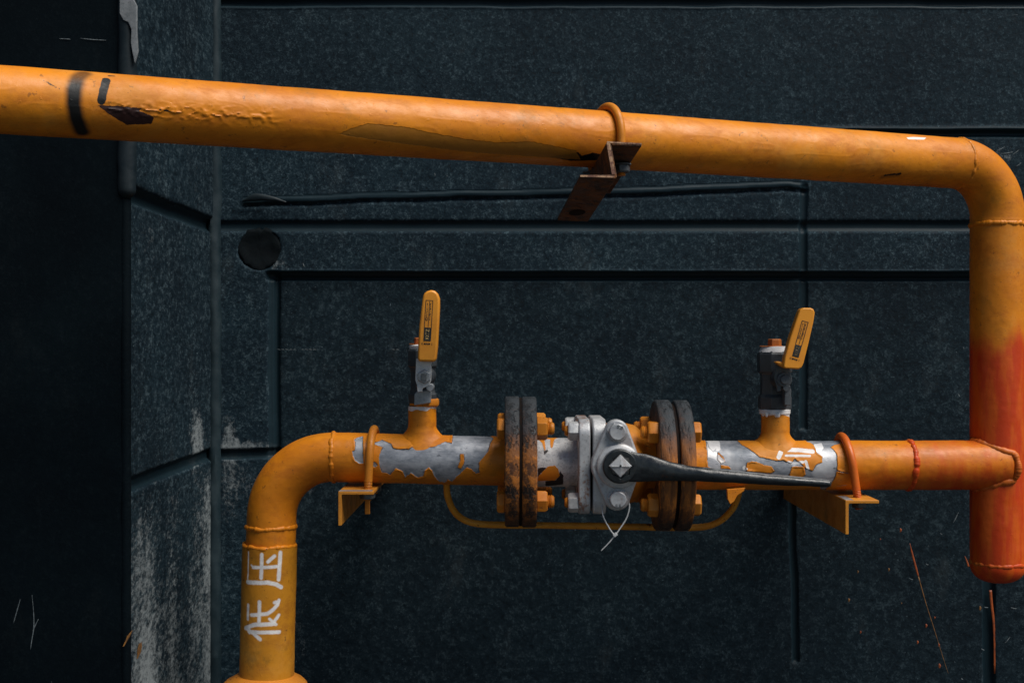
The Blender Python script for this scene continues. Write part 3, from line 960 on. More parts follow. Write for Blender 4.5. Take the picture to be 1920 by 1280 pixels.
def threads(c, ax, r, L, pitch, mat, name, parent):
    prof = []
    k = int(L / pitch)
    for i in range(k):
        t = i * pitch
        prof += [(t, r * 0.86), (t + pitch * 0.45, r), (t + pitch * 0.6, r)]
    prof += [(L, r * 0.86), (L + 0.001, r * 0.7)]
    return MB().lathe(c, ax, prof, 20).build(name, mat, parent, sharp=20)

# ------------------------------------------------------------------ LEFT PIPE
XV = (509 - 960) * YA / F
XF0, XF1, XF2, XF3 = -0.0089, 0.0094, 0.0118, 0.0304      # left flange pair faces
XG0, XG1, XG2, XG3 = 0.1773, 0.1972, 0.2012, 0.2198       # right flange pair faces
lp = thing('gas_pipe', 'orange gas pipe rising at left with white sprayed lettering, bent over to the left flange', 'pipe', (XV - 0.004, YA, -1.15))
RB = 0.0765
zE = float(zaxis(XV + RB))
# run: up, round the elbow, along to the flange
ph = np.linspace(0, math.pi / 2, 90)
elbow = np.stack([XV + RB - RB * np.cos(ph), YA + 0 * ph, zE - RB + RB * np.sin(ph)], 1)
zs0 = at(506, 1022, YA)[2]
vert = np.stack([np.linspace(XV - 0.0009, XV, 30), np.full(30, YA), np.linspace(zs0, zE - RB, 30)], 1)[:-1]
hx = np.arange(XV + RB + 0.0008, XF0 + 0.0005, 0.0008)
horiz = np.stack([hx, YA + 0 * hx, zaxis(hx)], 1)
cyl1 = Cyl((XV + RB, YA, zaxis(XV + RB)), np.array([XF0, YA, zaxis(XF0)]) - np.array([XV + RB, YA, zaxis(XV + RB)]), RP)
pA = z1([(250, 245), (300, 222), (345, 212), (350, 500), (300, 497), (262, 470), (235, 420), (225, 370), (250, 360), (262, 320)])
pB = z1([(428, 285), (450, 275), (500, 272), (545, 250), (580, 262), (640, 290), (665, 335), (700, 348), (820, 348), (860, 322), (940, 318), (990, 310), (1060, 325), (1110, 318), (1160, 290), (1215, 270),
         (1285, 285), (1290, 150), (1680, 150), (1700, 215), (1725, 240), (1690, 290), (1670, 370), (1620, 430), (1570, 490), (1575, 600), (1540, 610), (1490, 560), (1440, 540), (1390, 590), (1330, 640), (1280, 690), (1240, 665),
         (1210, 700), (1150, 690), (1110, 650), (1070, 570), (1040, 540), (1000, 570), (980, 630), (930, 650), (850, 600), (790, 640), (760, 580), (690, 550), (630, 620), (590, 600), (540, 590), (520, 540), (510, 440),
         (530, 360), (550, 330), (500, 310), (450, 302)])
isl = [z1([(1370, 400), (1410, 400), (1415, 480), (1380, 560), (1345, 540), (1370, 470)])]
pC = z1([(430, 470), (480, 490), (500, 520), (470, 540), (430, 530)])

def left_attr(P, s, th):
    C = cyl1.coords(P)
    b = poly_sdf(C, cyl1.poly(pB))
    for p in isl:
        b = np.minimum(b, -poly_sdf(C, cyl1.poly(p)))
    b = np.maximum(b, poly_sdf(C, cyl1.poly(pA)))
    b = np.maximum(b, poly_sdf(C, cyl1.poly(pC)))
    b = np.where(C[:, 0] < 5, -20, b)
    return {'bare': np.clip(b, -20, 20), 'white': np.full(len(P), -20.0), 'red': np.zeros(len(P))}

def relief(attr_f, seed):
    base = pipe_disp(0.00035, seed)
    def f(P, s, th):
        b = attr_f(P, s, th)['bare'] + 0.8 * vnoise(P[:, 0] * 240, P[:, 1] * 240, P[:, 2] * 240, seed)
        curl = np.clip(vnoise(P[:, 0] * 45, P[:, 1] * 45, P[:, 2] * 45, seed + 3) + 0.3, 0, 1)
        return base(P, s, th) - 0.0005 * sstep(-0.4, 0.6, b) + 0.0011 * curl * sstep(-4.0, -0.5, b) * (1 - sstep(-0.5, 0.5, b))
    return f

runL = tube('pipe_run', np.vstack([vert, elbow, horiz]), RP, 240, M['pipe_peel'], lp, disp=relief(left_attr, 3), attrf=left_attr)
# lettered sleeve
b0, b1 = at(500.0, 1275, YA), at(506.0, 1021, YA)
spath, _ = resample([b0, b1], 0.0009)
cyl2 = Cyl(b0, b1 - b0, 0.0337)
strokes = [([(211, 676), (209, 800)], 3.4), ([(208, 814), (300, 816), (340, 824), (362, 838)], 9), ([(359, 678), (351, 802)], 9), ([(273, 688), (270, 795)], 8), ([(232, 746), (352, 741)], 7),
           ([(302, 720), (331, 694)], 8), ([(224, 736), (240, 750)], 4),
           ([(210, 920), (208, 985)], 7), ([(262, 906), (260, 996)], 8), ([(225, 966), (300, 960), (325, 942), (345, 920), (352, 898)], 8), ([(345, 905), (332, 908)], 7),
           ([(197, 1026), (240, 1010), (330, 1006)], 9), ([(326, 1002), (352, 966)], 7), ([(308, 984), (340, 1010)], 6),
           ([(213, 1042), (300, 1046), (354, 1044)], 8), ([(206, 1030), (236, 1052), (265, 1078)], 8), ([(215, 1032), (216, 1046)], 8)]

def letter_attr(P, s, th):
    C = cyl2.coords(P)
    w = np.full(len(P), -20.0)
    for pts, wd in strokes:
        w = np.maximum(w, seg_sdf(C, cyl2.poly(z3(pts)), wd / 2.4625 * 0.667))
    return {'white': w}

tube('lettered_sleeve', spath, 0.0337, 260, M['pipe_letter'], lp, disp=pipe_disp(0.0003, 8), attrf=letter_attr)
weld_ring('weld_bead', at(506, 1020.5, YA), b1 - b0, 0.0325, 0.0024, M['weld'], lp, 2)
weld_ring('weld_bead', at(508.3, 986, YA), (0, 0, 1), 0.0306, 0.0030, M['weld'], lp, 3)
weld_ring('weld_bead', (XV + RB + 0.0015, YA, zaxis(XV + RB)), (1, 0, 0), 0.0304, 0.0030, M['weld'], lp, 4)
# wide foot below the sleeve, down to the ground
fb = at(496, 1268, YA)
zf = fb[2] + 0.004
prof = [(0, 0.034), (-0.003, 0.0385), (-0.008, 0.0475), (-0.013, 0.0525), (-0.020, 0.055), (-0.04, 0.056), (-(zf + 1.15), 0.056)]
MB().lathe((fb[0], YA, zf), (0, 0, 1), [(-t if False else t, r) for t, r in prof], 64).build('foot_sleeve', M['fitting'], lp, sharp=50)

def stub_pipe(px, ytop, r, parent, name):
    """short upright stub; its flared foot follows the round of the main pipe"""
    X = Xl(px)
    zc = float(zaxis(X))
    zt = (640 - ytop) / 1500.0
    foot = [(0.0085, -0.0012), (0.0068, 0.0006), (0.0046, 0.0022), (0.0028, 0.0042), (0.0013, 0.0064), (0.0004, 0.0085), (0.0, 0.0105)]
    up = list(np.arange(zc + RP + 0.0118, zt, 0.0012)) + [zt]
    n = 120
    th = np.arange(n) * 2 * math.pi / n
    rows = []
    for i, (dr, e) in enumerate(foot):
        wob = 1 + 0.25 * vnoise(np.cos(th) * 3, np.sin(th) * 3, i * 0.3, int(px) % 13)
        q = r + dr * wob
        y = q * np.sin(th)
        zz = zc + np.sqrt(np.clip(RP ** 2 - y ** 2, 1e-8, None)) + e
        flat = zc + RP + e
        t = sstep(0.003, 0.0105, e)
        rows.append(np.stack([X + q * np.cos(th), YA + y, zz * (1 - t) + flat * t], 1))
    for z in up:
        q = r + 0.0003 * fbm(np.cos(th) * 2, np.sin(th) * 2, z * 70, 6)
        rows.append(np.stack([X + q * np.cos(th), YA + q * np.sin(th), z + 0 * th], 1))
    m = len(rows)
    V = np.vstack(rows)
    idx = np.arange(m * n).reshape(m, n)
    q4 = np.stack([idx[:-1], np.roll(idx[:-1], -1, 1), np.roll(idx[1:], -1, 1), idx[1:]], -1).reshape(-1, 4)
    e = (V[:, 2] - zt) * 1000 + 4.2 + 3.0 * vnoise(V[:, 0] * 160, V[:, 1] * 160, 0.3, int(px) % 17)
    off = np.full(len(V), -20.0)
    return mesh_obj(name, V, q4, M['pipe_peel'], parent, attrs={'white': np.clip(e, -20, 20), 'bare': off, 'red': 0 * off}, sharp=0)

stub_pipe(791.5, 761, 0.0175, lp, 'branch_stub')

def flange_disc(X0, X1, name, parent, mat='rust'):
    Rr = 0.0812
    t = X1 - X0
    c = (X0, YA, float(zaxis((X0 + X1) / 2)))
    o = MB().lathe(c, (1, 0, 0), [(0, 0.034), (0.0002, Rr - 0.002), (0.002, Rr), (t - 0.002, Rr), (t - 0.0002, Rr - 0.002), (t, 0.034)], 128).build(name, M[mat], None, sharp=50, origin=c)
    # own origin so that the wear pattern is measured from the flange axis
    o.parent = parent
    o.location = Vector(np.array(c) - ORG[parent.name])
    return o

flange_disc(XF0, XF1, 'pipe_flange', lp)
cF = float(zaxis(0.5 * (XF1 + XF2)))
cG = float(zaxis(0.5 * (XG1 + XG2)))
MB().lathe((XF1, YA, cF), (1, 0, 0), [(0, 0.0800), (XF2 - XF1, 0.0800)], 64).build('gasket', M['gasket'], lp)

def flange_bolts(parent, X0, X1, cz, head_left):
    for dy, dz in ((-1, 1), (-1, -1), (1, 1), (1, -1)):
        y, z = YA + dy * 0.0443, cz + dz * 0.0443
        hx_, nx = (X0, X1) if head_left else (X1, X0)
        sg = -1 if head_left else 1
        ph = 0.26 + random.uniform(-0.25, 0.25)
        b = hex_bolt((hx_, y, z), (sg, 0, 0), 0.0245, 0.0095, M['fitting'], 'flange_bolt', parent, ph)
        hex_bolt((nx, y, z), (-sg, 0, 0), 0.0250, 0.0128, M['fitting'], 'nut', b, 0.26 + random.uniform(-0.3, 0.3))
        threads((nx - sg * 0.0125, y, z), (-sg, 0, 0), 0.0080, 0.0075, 0.0019, M['fitting'], 'threaded_end', b)

flange_bolts(lp, XF0, XF3, cF, True)

# ------------------------------------------------------------------ RIGHT / UPPER PIPE
HU = 0.2204
pL = np.array([-0.4672, 1.168, HU])
pR = np.array([0.5476, 1.5835, HU])
du = nrm(pR - pL)
RE = 0.068
start = pL - du * 0.55
XR, YR = (pR + du * RE)[0], (pR + du * RE)[1]
rp = thing('gas_pipe', 'long orange gas pipe slanting across the top, turning down at right, sprayed red below', 'pipe', (XR, YR, -0.30))
strt, _ = resample([start, pR], 0.0013)
ph = np.linspace(0, math.pi / 2, 80)
elb = pR + du * (RE * np.sin(ph))[:, None] + np.array([0, 0, -1.0]) * (RE * (1 - np.cos(ph)))[:, None]
zb = np.arange(HU - RE, -0.2805, -0.0016)
ris = np.stack([XR + 0 * zb, YR + 0 * zb, zb], 1)
path = np.vstack([strt, elb[1:], ris[1:]])
nst, nel = len(strt), len(strt) + len(elb)
rad = np.concatenate([np.full(nst, 0.0310), np.linspace(0.0310, 0.0330, len(elb) - 1), np.full(len(ris) - 1, 0.0333)])
# domed lower end
zend = -0.2805
dm = np.linspace(0.05, 1, 22)
path = np.vstack([path, np.stack([XR + 0 * dm, YR + 0 * dm, zend - 0.022 * np.sin(dm * math.pi / 2)], 1)])
rad = np.concatenate([rad, 0.0004 + 0.0329 * np.cos(dm * math.pi / 2) ** 0.75])
cylU = Cyl(pL, du, 0.031)
ang0 = cylU.cast(350, 208)[1]

def upper_disp(P, s, th):
    d = pipe_disp(0.00025, 13)(P, s, th)
    C = cylU.coords(P)
    on = (C[:, 0] > -400) & (C[:, 0] < 1080)
    a = (C[:, 1] - ang0 - 1.5) / 7.0
    rn = vnoise(C[:, 0] * 0.11, C[:, 1] * 0.24, 0.5, 4) + 0.45 * vnoise(C[:, 0] * 0.29, C[:, 1] * 0.45, 0.5, 14)
    x0, x1 = cylU.cast(200, 200)[0], cylU.cast(520, 220)[0]
    wr = np.clip(1 - np.abs(rn) * 4.0, 0, 1) * np.exp(-a * a) * win(C[:, 0], x0, x1, 12)
    rn2 = vnoise(C[:, 0] * 0.03, C[:, 1] * 0.09, 4.5, 6)
    wr2 = np.clip(1 - np.abs(rn2) * 9.0, 0, 1) * 0.35 * np.exp(-((C[:, 1] - ang0 + 3) / 14.0) ** 2)
    return d + on * (0.0012 * wr + 0.0006 * wr2)

ring_pts = [(158, 138), (146, 146), (139, 168), (138, 195), (143, 222), (154, 248)]

def upper_attr(P, s, th):
    C = cylU.coords(P)
    on = (C[:, 0] < 1085) & (P[:, 2] > HU - 0.0312)
    blk = seg_sdf(C, cylU.poly([(199, 151), (195, 166), (190, 189)]), 4.3)
    blk = np.maximum(blk, seg_sdf(C, cylU.poly([(204, 142.5), (214, 143.2)]), 1.5))
    blk = np.maximum(blk, poly_sdf(C, cylU.poly([(1018, 294), (1060, 288), (1085, 283), (1092, 290), (1112, 284), (1130, 288), (1134, 302), (1070, 303)])) - 0.8)
    for sp_, w_ in (([(82, 152), (90, 155)], 1.3), ([(92, 158), (104, 163), (110, 166)], 1.5), ([(96, 165), (101, 166)], 0.9), ([(118, 160), (124, 161)], 0.8), ([(205, 196), (225, 197)], 1.0),
                    ([(300, 206), (330, 211)], 1.6), ([(1058, 246), (1060, 247)], 1.0), ([(1120, 262), (1126, 263)], 0.9), ([(1660, 329), (1688, 326)], 2.4), ([(1625, 334), (1640, 329)], 1.0), ([(1747, 327), (1751, 321)], 0.8), ([(1300, 268), (1316, 271)], 0.6)):
        blk = np.maximum(blk, seg_sdf(C, cylU.poly(sp_), w_) - 0.5 + 0.9 * vnoise(C[:, 0] * 0.5, C[:, 1] * 0.7, 0.1, 3))
    mar = poly_sdf(C, cylU.poly([(183, 198), (200, 197), (268, 203), (262, 208), (290, 219), (284, 233), (238, 235), (215, 222)]))
    smk = sstep(-4.5, 3.0, seg_sdf(C, cylU.poly(ring_pts), 6.0)) * (0.70 + 0.30 * sstep(-30, -8, C[:, 1])) * 1.1
    smk = np.maximum(smk, 0.5 * sstep(-3, 2, seg_sdf(C, cylU.poly([(1655, 332), (1685, 328)]), 2.5)))
    und = poly_sdf(C, cylU.poly([(632, 252), (660, 240), (690, 231), (720, 234), (760, 238), (810, 249), (880, 262), (930, 267), (1000, 266), (1080, 282), (1090, 300), (900, 288), (760, 271), (650, 256)]))
    wh = poly_sdf(C, cylU.poly([(1699, 257.5), (1712, 256.5), (1738, 258), (1733, 262), (1703, 261.5)]))
    red = sstep((640 - 540) / 1490., (640 - 760) / 1490., P[:, 2] + 0.02 * vnoise(P[:, 0] * 40, P[:, 1] * 40, P[:, 2] * 12, 3)) * (P[:, 0] > 0.5) * 1.15
    off = np.full(len(P), -20.0)
    return {'black': np.where(on, np.clip(blk, -20, 20), off), 'maroon': np.where(on, np.clip(mar, -20, 20), off), 'smoke': np.where(on, smk, 0),
            'under': np.where(on, np.clip(und, -20, 20), off), 'white': np.where(on, np.clip(wh, -20, 20), off), 'red': red}

tube('pipe_run', path, rad, 200, M['pipe_upper'], rp, disp=upper_disp, attrf=upper_attr, ref=(0.3, -1, 0))
weld_ring('weld_bead', pR + du * 0.006, du, 0.0306, 0.0024, M['weld'], rp, 11)
weld_ring('weld_bead', (XR, YR, HU - RE - 0.006), (0, 0, 1), 0.0328, 0.0034, M['weld'], rp, 12)
weld_ring('weld_bead', (XR, YR, -0.2775), (0, 0, 1), 0.0322, 0.0032, M['weld_red'], rp, 13)

# branch from the right flange to the riser
bx = np.arange(XG3 - 0.001, XR + 0.004, 0.0008)
zB = float(zaxis(0.4))
bpath = np.stack([bx, YA + 0 * bx, np.full(len(bx), zB)], 1)
brad = RP * np.ones(len(bx))
dome = np.linspace(0, 1, 12)[1:]
bpath = np.vstack([bpath, np.stack([bx[-1] + 0.010 * np.sin(dome * math.pi / 2), YA + 0 * dome, zB + 0 * dome], 1)])
brad = np.concatenate([brad, 0.0004 + (RP - 0.0004) * np.cos(dome * math.pi / 2)])
cyl3 = Cyl((XG3, YA, zB), (1, 0, 0), RP)
outer = z2([(200, 150), (1330, 150), (1352, 232), (1300, 245), (1266, 262), (1310, 300), (1325, 340), (1320, 470), (1300, 540), (1240, 610), (1220, 645), (1180, 600), (1000, 560), (700, 540), (500, 520), (300, 470), (215, 430), (210, 340), (200, 250)])
tongue = z2([(478, 150), (480, 220), (510, 245), (545, 262), (600, 300), (660, 345), (740, 364), (800, 382), (858, 377), (900, 392), (925, 408), (962, 362), (1010, 400), (1060, 450), (1110, 467), (1150, 410), (1195, 395), (1200, 350), (1150, 310), (1120, 240), (1060, 215), (1060, 150)])
isl2 = [z2([(555, 400), (590, 385), (650, 395), (700, 420), (760, 430), (790, 470), (760, 490), (550, 470), (540, 440)]), z2([(305, 310), (350, 350), (365, 390), (330, 405), (300, 370)]),
        z2([(915, 500), (940, 430), (1040, 430), (1055, 500), (1000, 540), (920, 530)]), z2([(330, 420), (400, 430), (410, 455), (330, 445)])]
wpoly = [z2([(204, 150), (318, 150), (325, 280), (290, 312), (355, 372), (372, 405), (320, 408), (270, 362), (216, 350)]), z2([(512, 430), (535, 425), (560, 450), (545, 468), (515, 460)]), z2([(1120, 235), (1190, 225), (1210, 270), (1175, 312), (1145, 300)])]
wstr = [([(872, 245), (845, 300), (822, 352)], 20), ([(885, 285), (990, 288), (1110, 300)], 24), ([(885, 336), (1090, 338)], 12), ([(905, 395), (960, 405), (1030, 392)], 13), ([(1055, 385), (1075, 450)], 13), ([(800, 215), (850, 225)], 20)]
crk = [[(205, 215), (225, 265), (260, 300), (315, 298)], [(262, 305), (285, 280)], [(1320, 465), (1370, 480), (1420, 488)], [(1325, 600), (1400, 590)]]

def branch_attr(P, s, th):
    C = cyl3.coords(P)
    b = poly_sdf(C, cyl3.poly(outer))
    b = np.minimum(b, -poly_sdf(C, cyl3.poly(tongue)))
    for p in isl2:
        b = np.minimum(b, -poly_sdf(C, cyl3.poly(p)))
    w = np.full(len(P), -20.0)
    for p in wpoly:
        w = np.maximum(w, poly_sdf(C, cyl3.poly(p)))
    for pts, wd in wstr:
        w = np.maximum(w, seg_sdf(C, cyl3.poly(z2(pts)), wd / 4.571 * 0.65))
    for pts in crk:
        w = np.minimum(w, -seg_sdf(C, cyl3.poly(z2(pts)), 0.6))
        b = np.maximum(b, seg_sdf(C, cyl3.poly(z2(pts)), 0.55))
    red = 0.52 * sstep(Xl(1585), Xl(1640), P[:, 0]) + 0.14 * sstep(Xl(1700), Xl(1850), P[:, 0])
    red = red * (0.72 + 0.28 * sstep(0.012, -0.02, P[:, 2] - zB))
    return {'bare': np.clip(b, -20, 20), 'white': np.clip(w, -20, 20), 'red': red}

tube('branch_pipe', bpath, brad, 240, M['pipe_peel'], rp, disp=relief(branch_attr, 23), attrf=branch_attr)
weld_ring('weld_bead', (Xl(1704), YA, zB), (1, 0, -0.05), 0.0306, 0.0036, M['weld_red'], rp, 14)
# saddle weld where the branch meets the riser
ph = np.linspace(0, 2 * math.pi, 240, endpoint=False)
yy = YA + (RP - 0.0012) * np.cos(ph)
xx = XR - np.sqrt(np.maximum(0.0333 ** 2 - (yy - YR) ** 2, 1e-6)) + 0.012 * np.clip(-np.cos(ph), 0, 1) ** 2
wp = np.stack([xx, yy, zB + (RP - 0.0012) * np.sin(ph)], 1)
wr = 0.0037 * (1 + 0.10 * np.abs(np.sin(ph * 31 + 4 * vnoise(np.cos(ph) * 3, np.sin(ph) * 3, 1, 5))) + 0.3 * vnoise(np.cos(ph) * 8, np.sin(ph) * 8, 0, 3))
tube('saddle_weld', wp, wr, 12, M['weld_red'], rp, caps=False, closed=True, ref=(1, 0, 0.2), sharp=0)
stub_pipe(1453.5, 771, 0.0175, rp, 'branch_stub')
flange_disc(XG2, XG3, 'pipe_flange', rp, 'rust_streak')
MB().lathe((XG1, YA, cG), (1, 0, 0), [(0, 0.0770), (XG2 - XG1, 0.0770)], 64).build('gasket', M['gasket'], rp)
flange_bolts(rp, XG0, XG3, cG, False)
# curled tab of paint under the branch
tab = [at(*p, 1.575) for p in [(1363, 917), (1364, 935), (1369, 945), (1376, 940), (1383, 928), (1395, 920), (1398, 914)]]
MB().prism([(p[0], p[2]) for p in tab], 1.574, 1.580).build('torn_tab', M['weld'], rp, bevel=0.0008)

# ------------------------------------------------------------------ MAIN VALVE
mv = thing('flanged_valve', 'silver painted flanged valve with rusty end discs between the two lower pipes', 'valve', (0.11, YA, float(zaxis(0.11)) - 0.08))
zV = float(zaxis(0.105))
flange_disc(XF2, XF3, 'end_flange', mv)
flange_disc(XG0, XG1, 'end_flange', mv, 'rust_streak')
nx_ = np.arange(XF3 - 0.001, XF3 + 0.0405, 0.0007)
zN = float(zaxis(0.05))
npath = np.stack([np.concatenate([nx_, [XF3 + 0.043, XF3 + 0.052]]), np.full(len(nx_) + 2, YA), np.full(len(nx_) + 2, zN)], 1)
cyl4 = Cyl((XF3, YA, zN), (1, 0, 0), 0.0305)
def z4(pts):
    return [(900 + x / 4.268, 720 + y / 4.268) for x, y in pts]
nor = [z4([(462, 380), (625, 380), (622, 430), (595, 445), (583, 505), (572, 515), (563, 500), (560, 440), (515, 440), (527, 530), (515, 535), (495, 470), (462, 440)]),
       z4([(462, 740), (500, 700), (545, 655), (600, 650), (628, 680), (640, 730), (600, 770), (462, 775)])]
nma = [z4([(462, 670), (500, 665), (535, 668), (490, 710), (462, 745)]), z4([(520, 775), (610, 765), (640, 695), (668, 730), (665, 800), (525, 815)]), z4([(505, 535), (540, 520), (545, 540), (515, 565)])]
def neck_attr(P, s, th):
    C = cyl4.coords(P)
    o, m_ = np.full(len(P), -20.0), np.full(len(P), -20.0)
    for p in nor:
        o = np.maximum(o, poly_sdf(C, cyl4.poly(p)))
    for p in nma:
        m_ = np.maximum(m_, poly_sdf(C, cyl4.poly(p)))
    back = P[:, 1] > YA + 0.012
    return {'orange': np.clip(np.where(back, -20, o), -20, 20), 'maroon': np.clip(np.where(back, -20, m_), -20, 20)}
g = G('silver_neck_paint_patched')
na = g.noise(50.0, 5, 0.7)
nb = g.noise(330.0, 4, 0.7)
ncol = g.mix(g.ss(na, 0.36, 0.62), (0.46, 0.47, 0.49), (0.72, 0.72, 0.72))
ncol = g.mix(g.ma('MULTIPLY', g.ss(nb, 0.52, 0.64), 0.55), ncol, (0.19, 0.195, 0.205))
ned = g.ma('MULTIPLY', g.ma('SUBTRACT', g.noise(350.0, 4, 0.7), 0.5), 2.4)
ncol = g.mix(g.ss(g.ma('ADD', g.attr('maroon'), ned), -0.1, 0.3), ncol, (0.020, 0.012, 0.012))
nof = g.ss(g.ma('ADD', g.attr('orange'), ned), -0.1, 0.3)
ncol = g.mix(nof, ncol, ORANGE)
M['neck'] = g.out(ncol, g.ss(na, 0.3, 0.7, 0.4, 0.6), 0.15, g.ma('ADD', g.ma('MULTIPLY', nb, 0.5), nof), 0.0008, 0.7)
tube('neck', npath, np.concatenate([np.full(len(nx_), 0.0305), [0.029, 0.029]]), 220, M['neck'], mv, attrf=neck_attr)

def rsquare(h, r, n=8):
    out = []
    for cx_, cz_, a0 in ((h - r, h - r, 0), (-(h - r), h - r, 90), (-(h - r), -(h - r), 180), (h - r, -(h - r), 270)):
        for k in range(n + 1):
            a = R(a0 + 90 * k / n)
            out.append((cx_ + r * math.cos(a), cz_ + r * math.sin(a)))
    return out

def body_plate(x0, x1, mat):
    pts = rsquare(0.0580, 0.020)
    V = [(x0, YA + p[0], zV + p[1]) for p in pts] + [(x1, YA + p[0], zV + p[1]) for p in pts]
    n = len(pts)
    fc = [tuple(range(n)), tuple(range(n, 2 * n))[::-1]] + [(k, (k + 1) % n, n + (k + 1) % n, n + k) for k in range(n)]
    return MB().add(V, fc).build('body_plate', mat, mv, bevel=0.0022, bevel_seg=3)

PX0, PX1, PX2, PX3 = (1085 - 960) * 1.545 / F, (1107 - 960) * 1.545 / F, (1111.5 - 960) * 1.545 / F, (1137 - 960) * 1.545 / F
body_plate(PX0, PX1, M['silver_rust'])
body_plate(PX2, PX3, M['silver_bright'])
MB().lathe((PX1 - 0.001, YA, zV), (1, 0, 0), [(0, 0.046), (PX2 - PX1 + 0.002, 0.046)], 48).build('body_seal', M['gasket'], mv)
for dy, dz in ((-1, 1), (-1, -1), (1, 1), (1, -1)):
    b = hex_bolt((PX0, YA + dy * 0.043, zV + dz * 0.0435), (-1, 0, 0), 0.0215, 0.0125, M['silver_bright'], 'plate_bolt', mv, 0.2 + 0.2 * dz)
    threads((PX0 - 0.0125, YA + dy * 0.043, zV + dz * 0.0435), (-1, 0, 0), 0.0066, 0.003, 0.0016, M['fitting'], 'threaded_end', b)
# orange rear body and neck towards the right flange
MB().lathe((PX3 - 0.001, YA, zV), (1, 0, 0), [(0, 0.050), (0.030, 0.050), (0.040, 0.0478), (0.047, 0.042), (0.051, 0.036), (0.056, 0.0315), (0.066, 0.0305), (XG0 - PX3 + 0.002, 0.0305)], 96).build('valve_body', M['fitting'], mv, sharp=50)
# bonnet carrying the gland plate
YG = 1.528
kG = YG / F
def gp(px, py):
    return np.array([(px - 960) * kG, (640 - py) * kG])

def hull(pts):
    pts = sorted(map(tuple, pts))
    def half(ps):
        h = []
        for p in ps:
            while len(h) >= 2 and (h[-1][0] - h[-2][0]) * (p[1] - h[-2][1]) - (h[-1][1] - h[-2][1]) * (p[0] - h[-2][0]) <= 0:
                h.pop()
            h.append(p)
        return h
    a, b = half(pts), half(pts[::-1])
    return a[:-1] + b[:-1]

cp = []
for (cx_, cy_, rr0) in ((1156.5, 809, 22.5), (1155, 873, 46.5), (1157.5, 933, 24.5)):
    c = gp(cx_, cy_)
    for k in range(56):
        a = 2 * math.pi * k / 56
        cp.append((c[0] + rr0 * kG * math.cos(a), c[1] + rr0 * kG * math.sin(a)))
MB().prism(hull(cp), YG, YG + 0.016).build('gland_plate', M['silver'], mv, bevel=0.003, bevel_seg=3)
cc = gp(1156, 873)
MB().lathe((cc[0], YG + 0.012, cc[1]), (0, 1, 0), [(0, 0.027), (0.05, 0.030)], 48).build('bonnet', M['silver'], mv)
c2 = gp(1160.5, 873)
MB().lathe((c2[0], YG + 0.002, c2[1]), (0, -1, 0), [(0, 0.0268), (0.0045, 0.0268), (0.0065, 0.0250), (0.0070, 0.018)], 72).build('stem_boss', M['silver_bright'], mv, sharp=50)
for bx_, by_ in ((1157, 809), (1158, 935)):
    c = gp(bx_, by_)
    b = MB().lathe((c[0], YG, c[1]), (0, -1, 0), [(0, 0.0128), (0.0016, 0.0128), (0.0024, 0.0122)], 40).lathe((c[0], YG - 0.002, c[1]), (0, -1, 0), [(0, 0.0116), (0.0042, 0.0116), (0.0050, 0.0110)], 6, 0.4).lathe((c[0], YG - 0.006, c[1]), (0, -1, 0), [(0, 0.0106), (0.0020, 0.0102), (0.0032, 0.0092), (0.0034, 0.0085)], 28).build('gland_bolt', M['silver'], mv, bevel=0.0009)

def text_geom(body, size):
    cu = bpy.data.curves.new('t', 'FONT')
    cu.body = body
    cu.size = size
    cu.align_x = 'CENTER'
    cu.align_y = 'CENTER'
    cu.extrude = 0.0
    o = bpy.data.objects.new('t', cu)
    COL.objects.link(o)
    bpy.context.view_layer.update()
    me = bpy.data.meshes.new_from_object(o.evaluated_get(bpy.context.evaluated_depsgraph_get()))
    V = [tuple(v.co) for v in me.vertices]
    fc = [tuple(p.vertices) for p in me.polygons]
    bpy.data.objects.remove(o)
    bpy.data.curves.remove(cu)
    bpy.data.meshes.remove(me)
    return V, fc

def put_text(body, size, c, rot, Y, mat, name, parent):
    V, fc = text_geom(body, size)
    ca, sa = math.cos(rot), math.sin(rot)
    W = [(c[0] + x * ca - y * sa, Y, c[1] + x * sa + y * ca) for x, y, _ in V]
    return mesh_obj(name, W, fc, mat, parent, sharp=0)

c = gp(1161, 800)
put_text('8.8', 0.0062, c, -0.35, YG - 0.0098, M['dark_steel'], 'stamp', mv)
c = gp(1158, 946)
put_text('8.8', 0.0056, c, 0.0, YG - 0.0098, M['dark_steel'], 'stamp', mv)
# square stem: shallow pyramid end with a scribed line
YS = YG - 0.024
cs = np.array([(1163.5 - 960) * YS / F, (640 - 873.5) * YS / F])
hd = 21.5 * YS / F
stem = MB()
for ring in ((YS + 0.03, hd), (YS + 0.0016, hd), (YS + 0.0006, hd * 0.95)):
    for k in range(4):
        a = math.pi / 2 * k
        stem.v.append((cs[0] + ring[1] * math.cos(a), ring[0], cs[1] + ring[1] * math.sin(a)))
stem.v.append((cs[0], YS - 0.0010, cs[1]))
for i in range(2):
    for k in range(4):
        stem.f.append((i * 4 + k, i * 4 + (k + 1) % 4, i * 4 + 4 + (k + 1) % 4, i * 4 + 4 + k))
for k in range(4):
    stem.f.append((8 + k, 8 + (k + 1) % 4, 12))
st = stem.build('stem', M['silver'], mv, sharp=3)
MB().box((cs[0] - hd * 0.80, YS - 0.0014, cs[1] - 0.0006), (cs[0] + hd * 0.84, YS + 0.0012, cs[1] + 0.0002)).build('scribed_line', M['silver_bright'], st)
MB().lathe((cs[0], YS + 0.0006, cs[1] + 0.0004), (0, -1, 0), [(0, 0.0014), (0.0024, 0.0013)], 14).build('centre_punch', M['black_iron'], st)

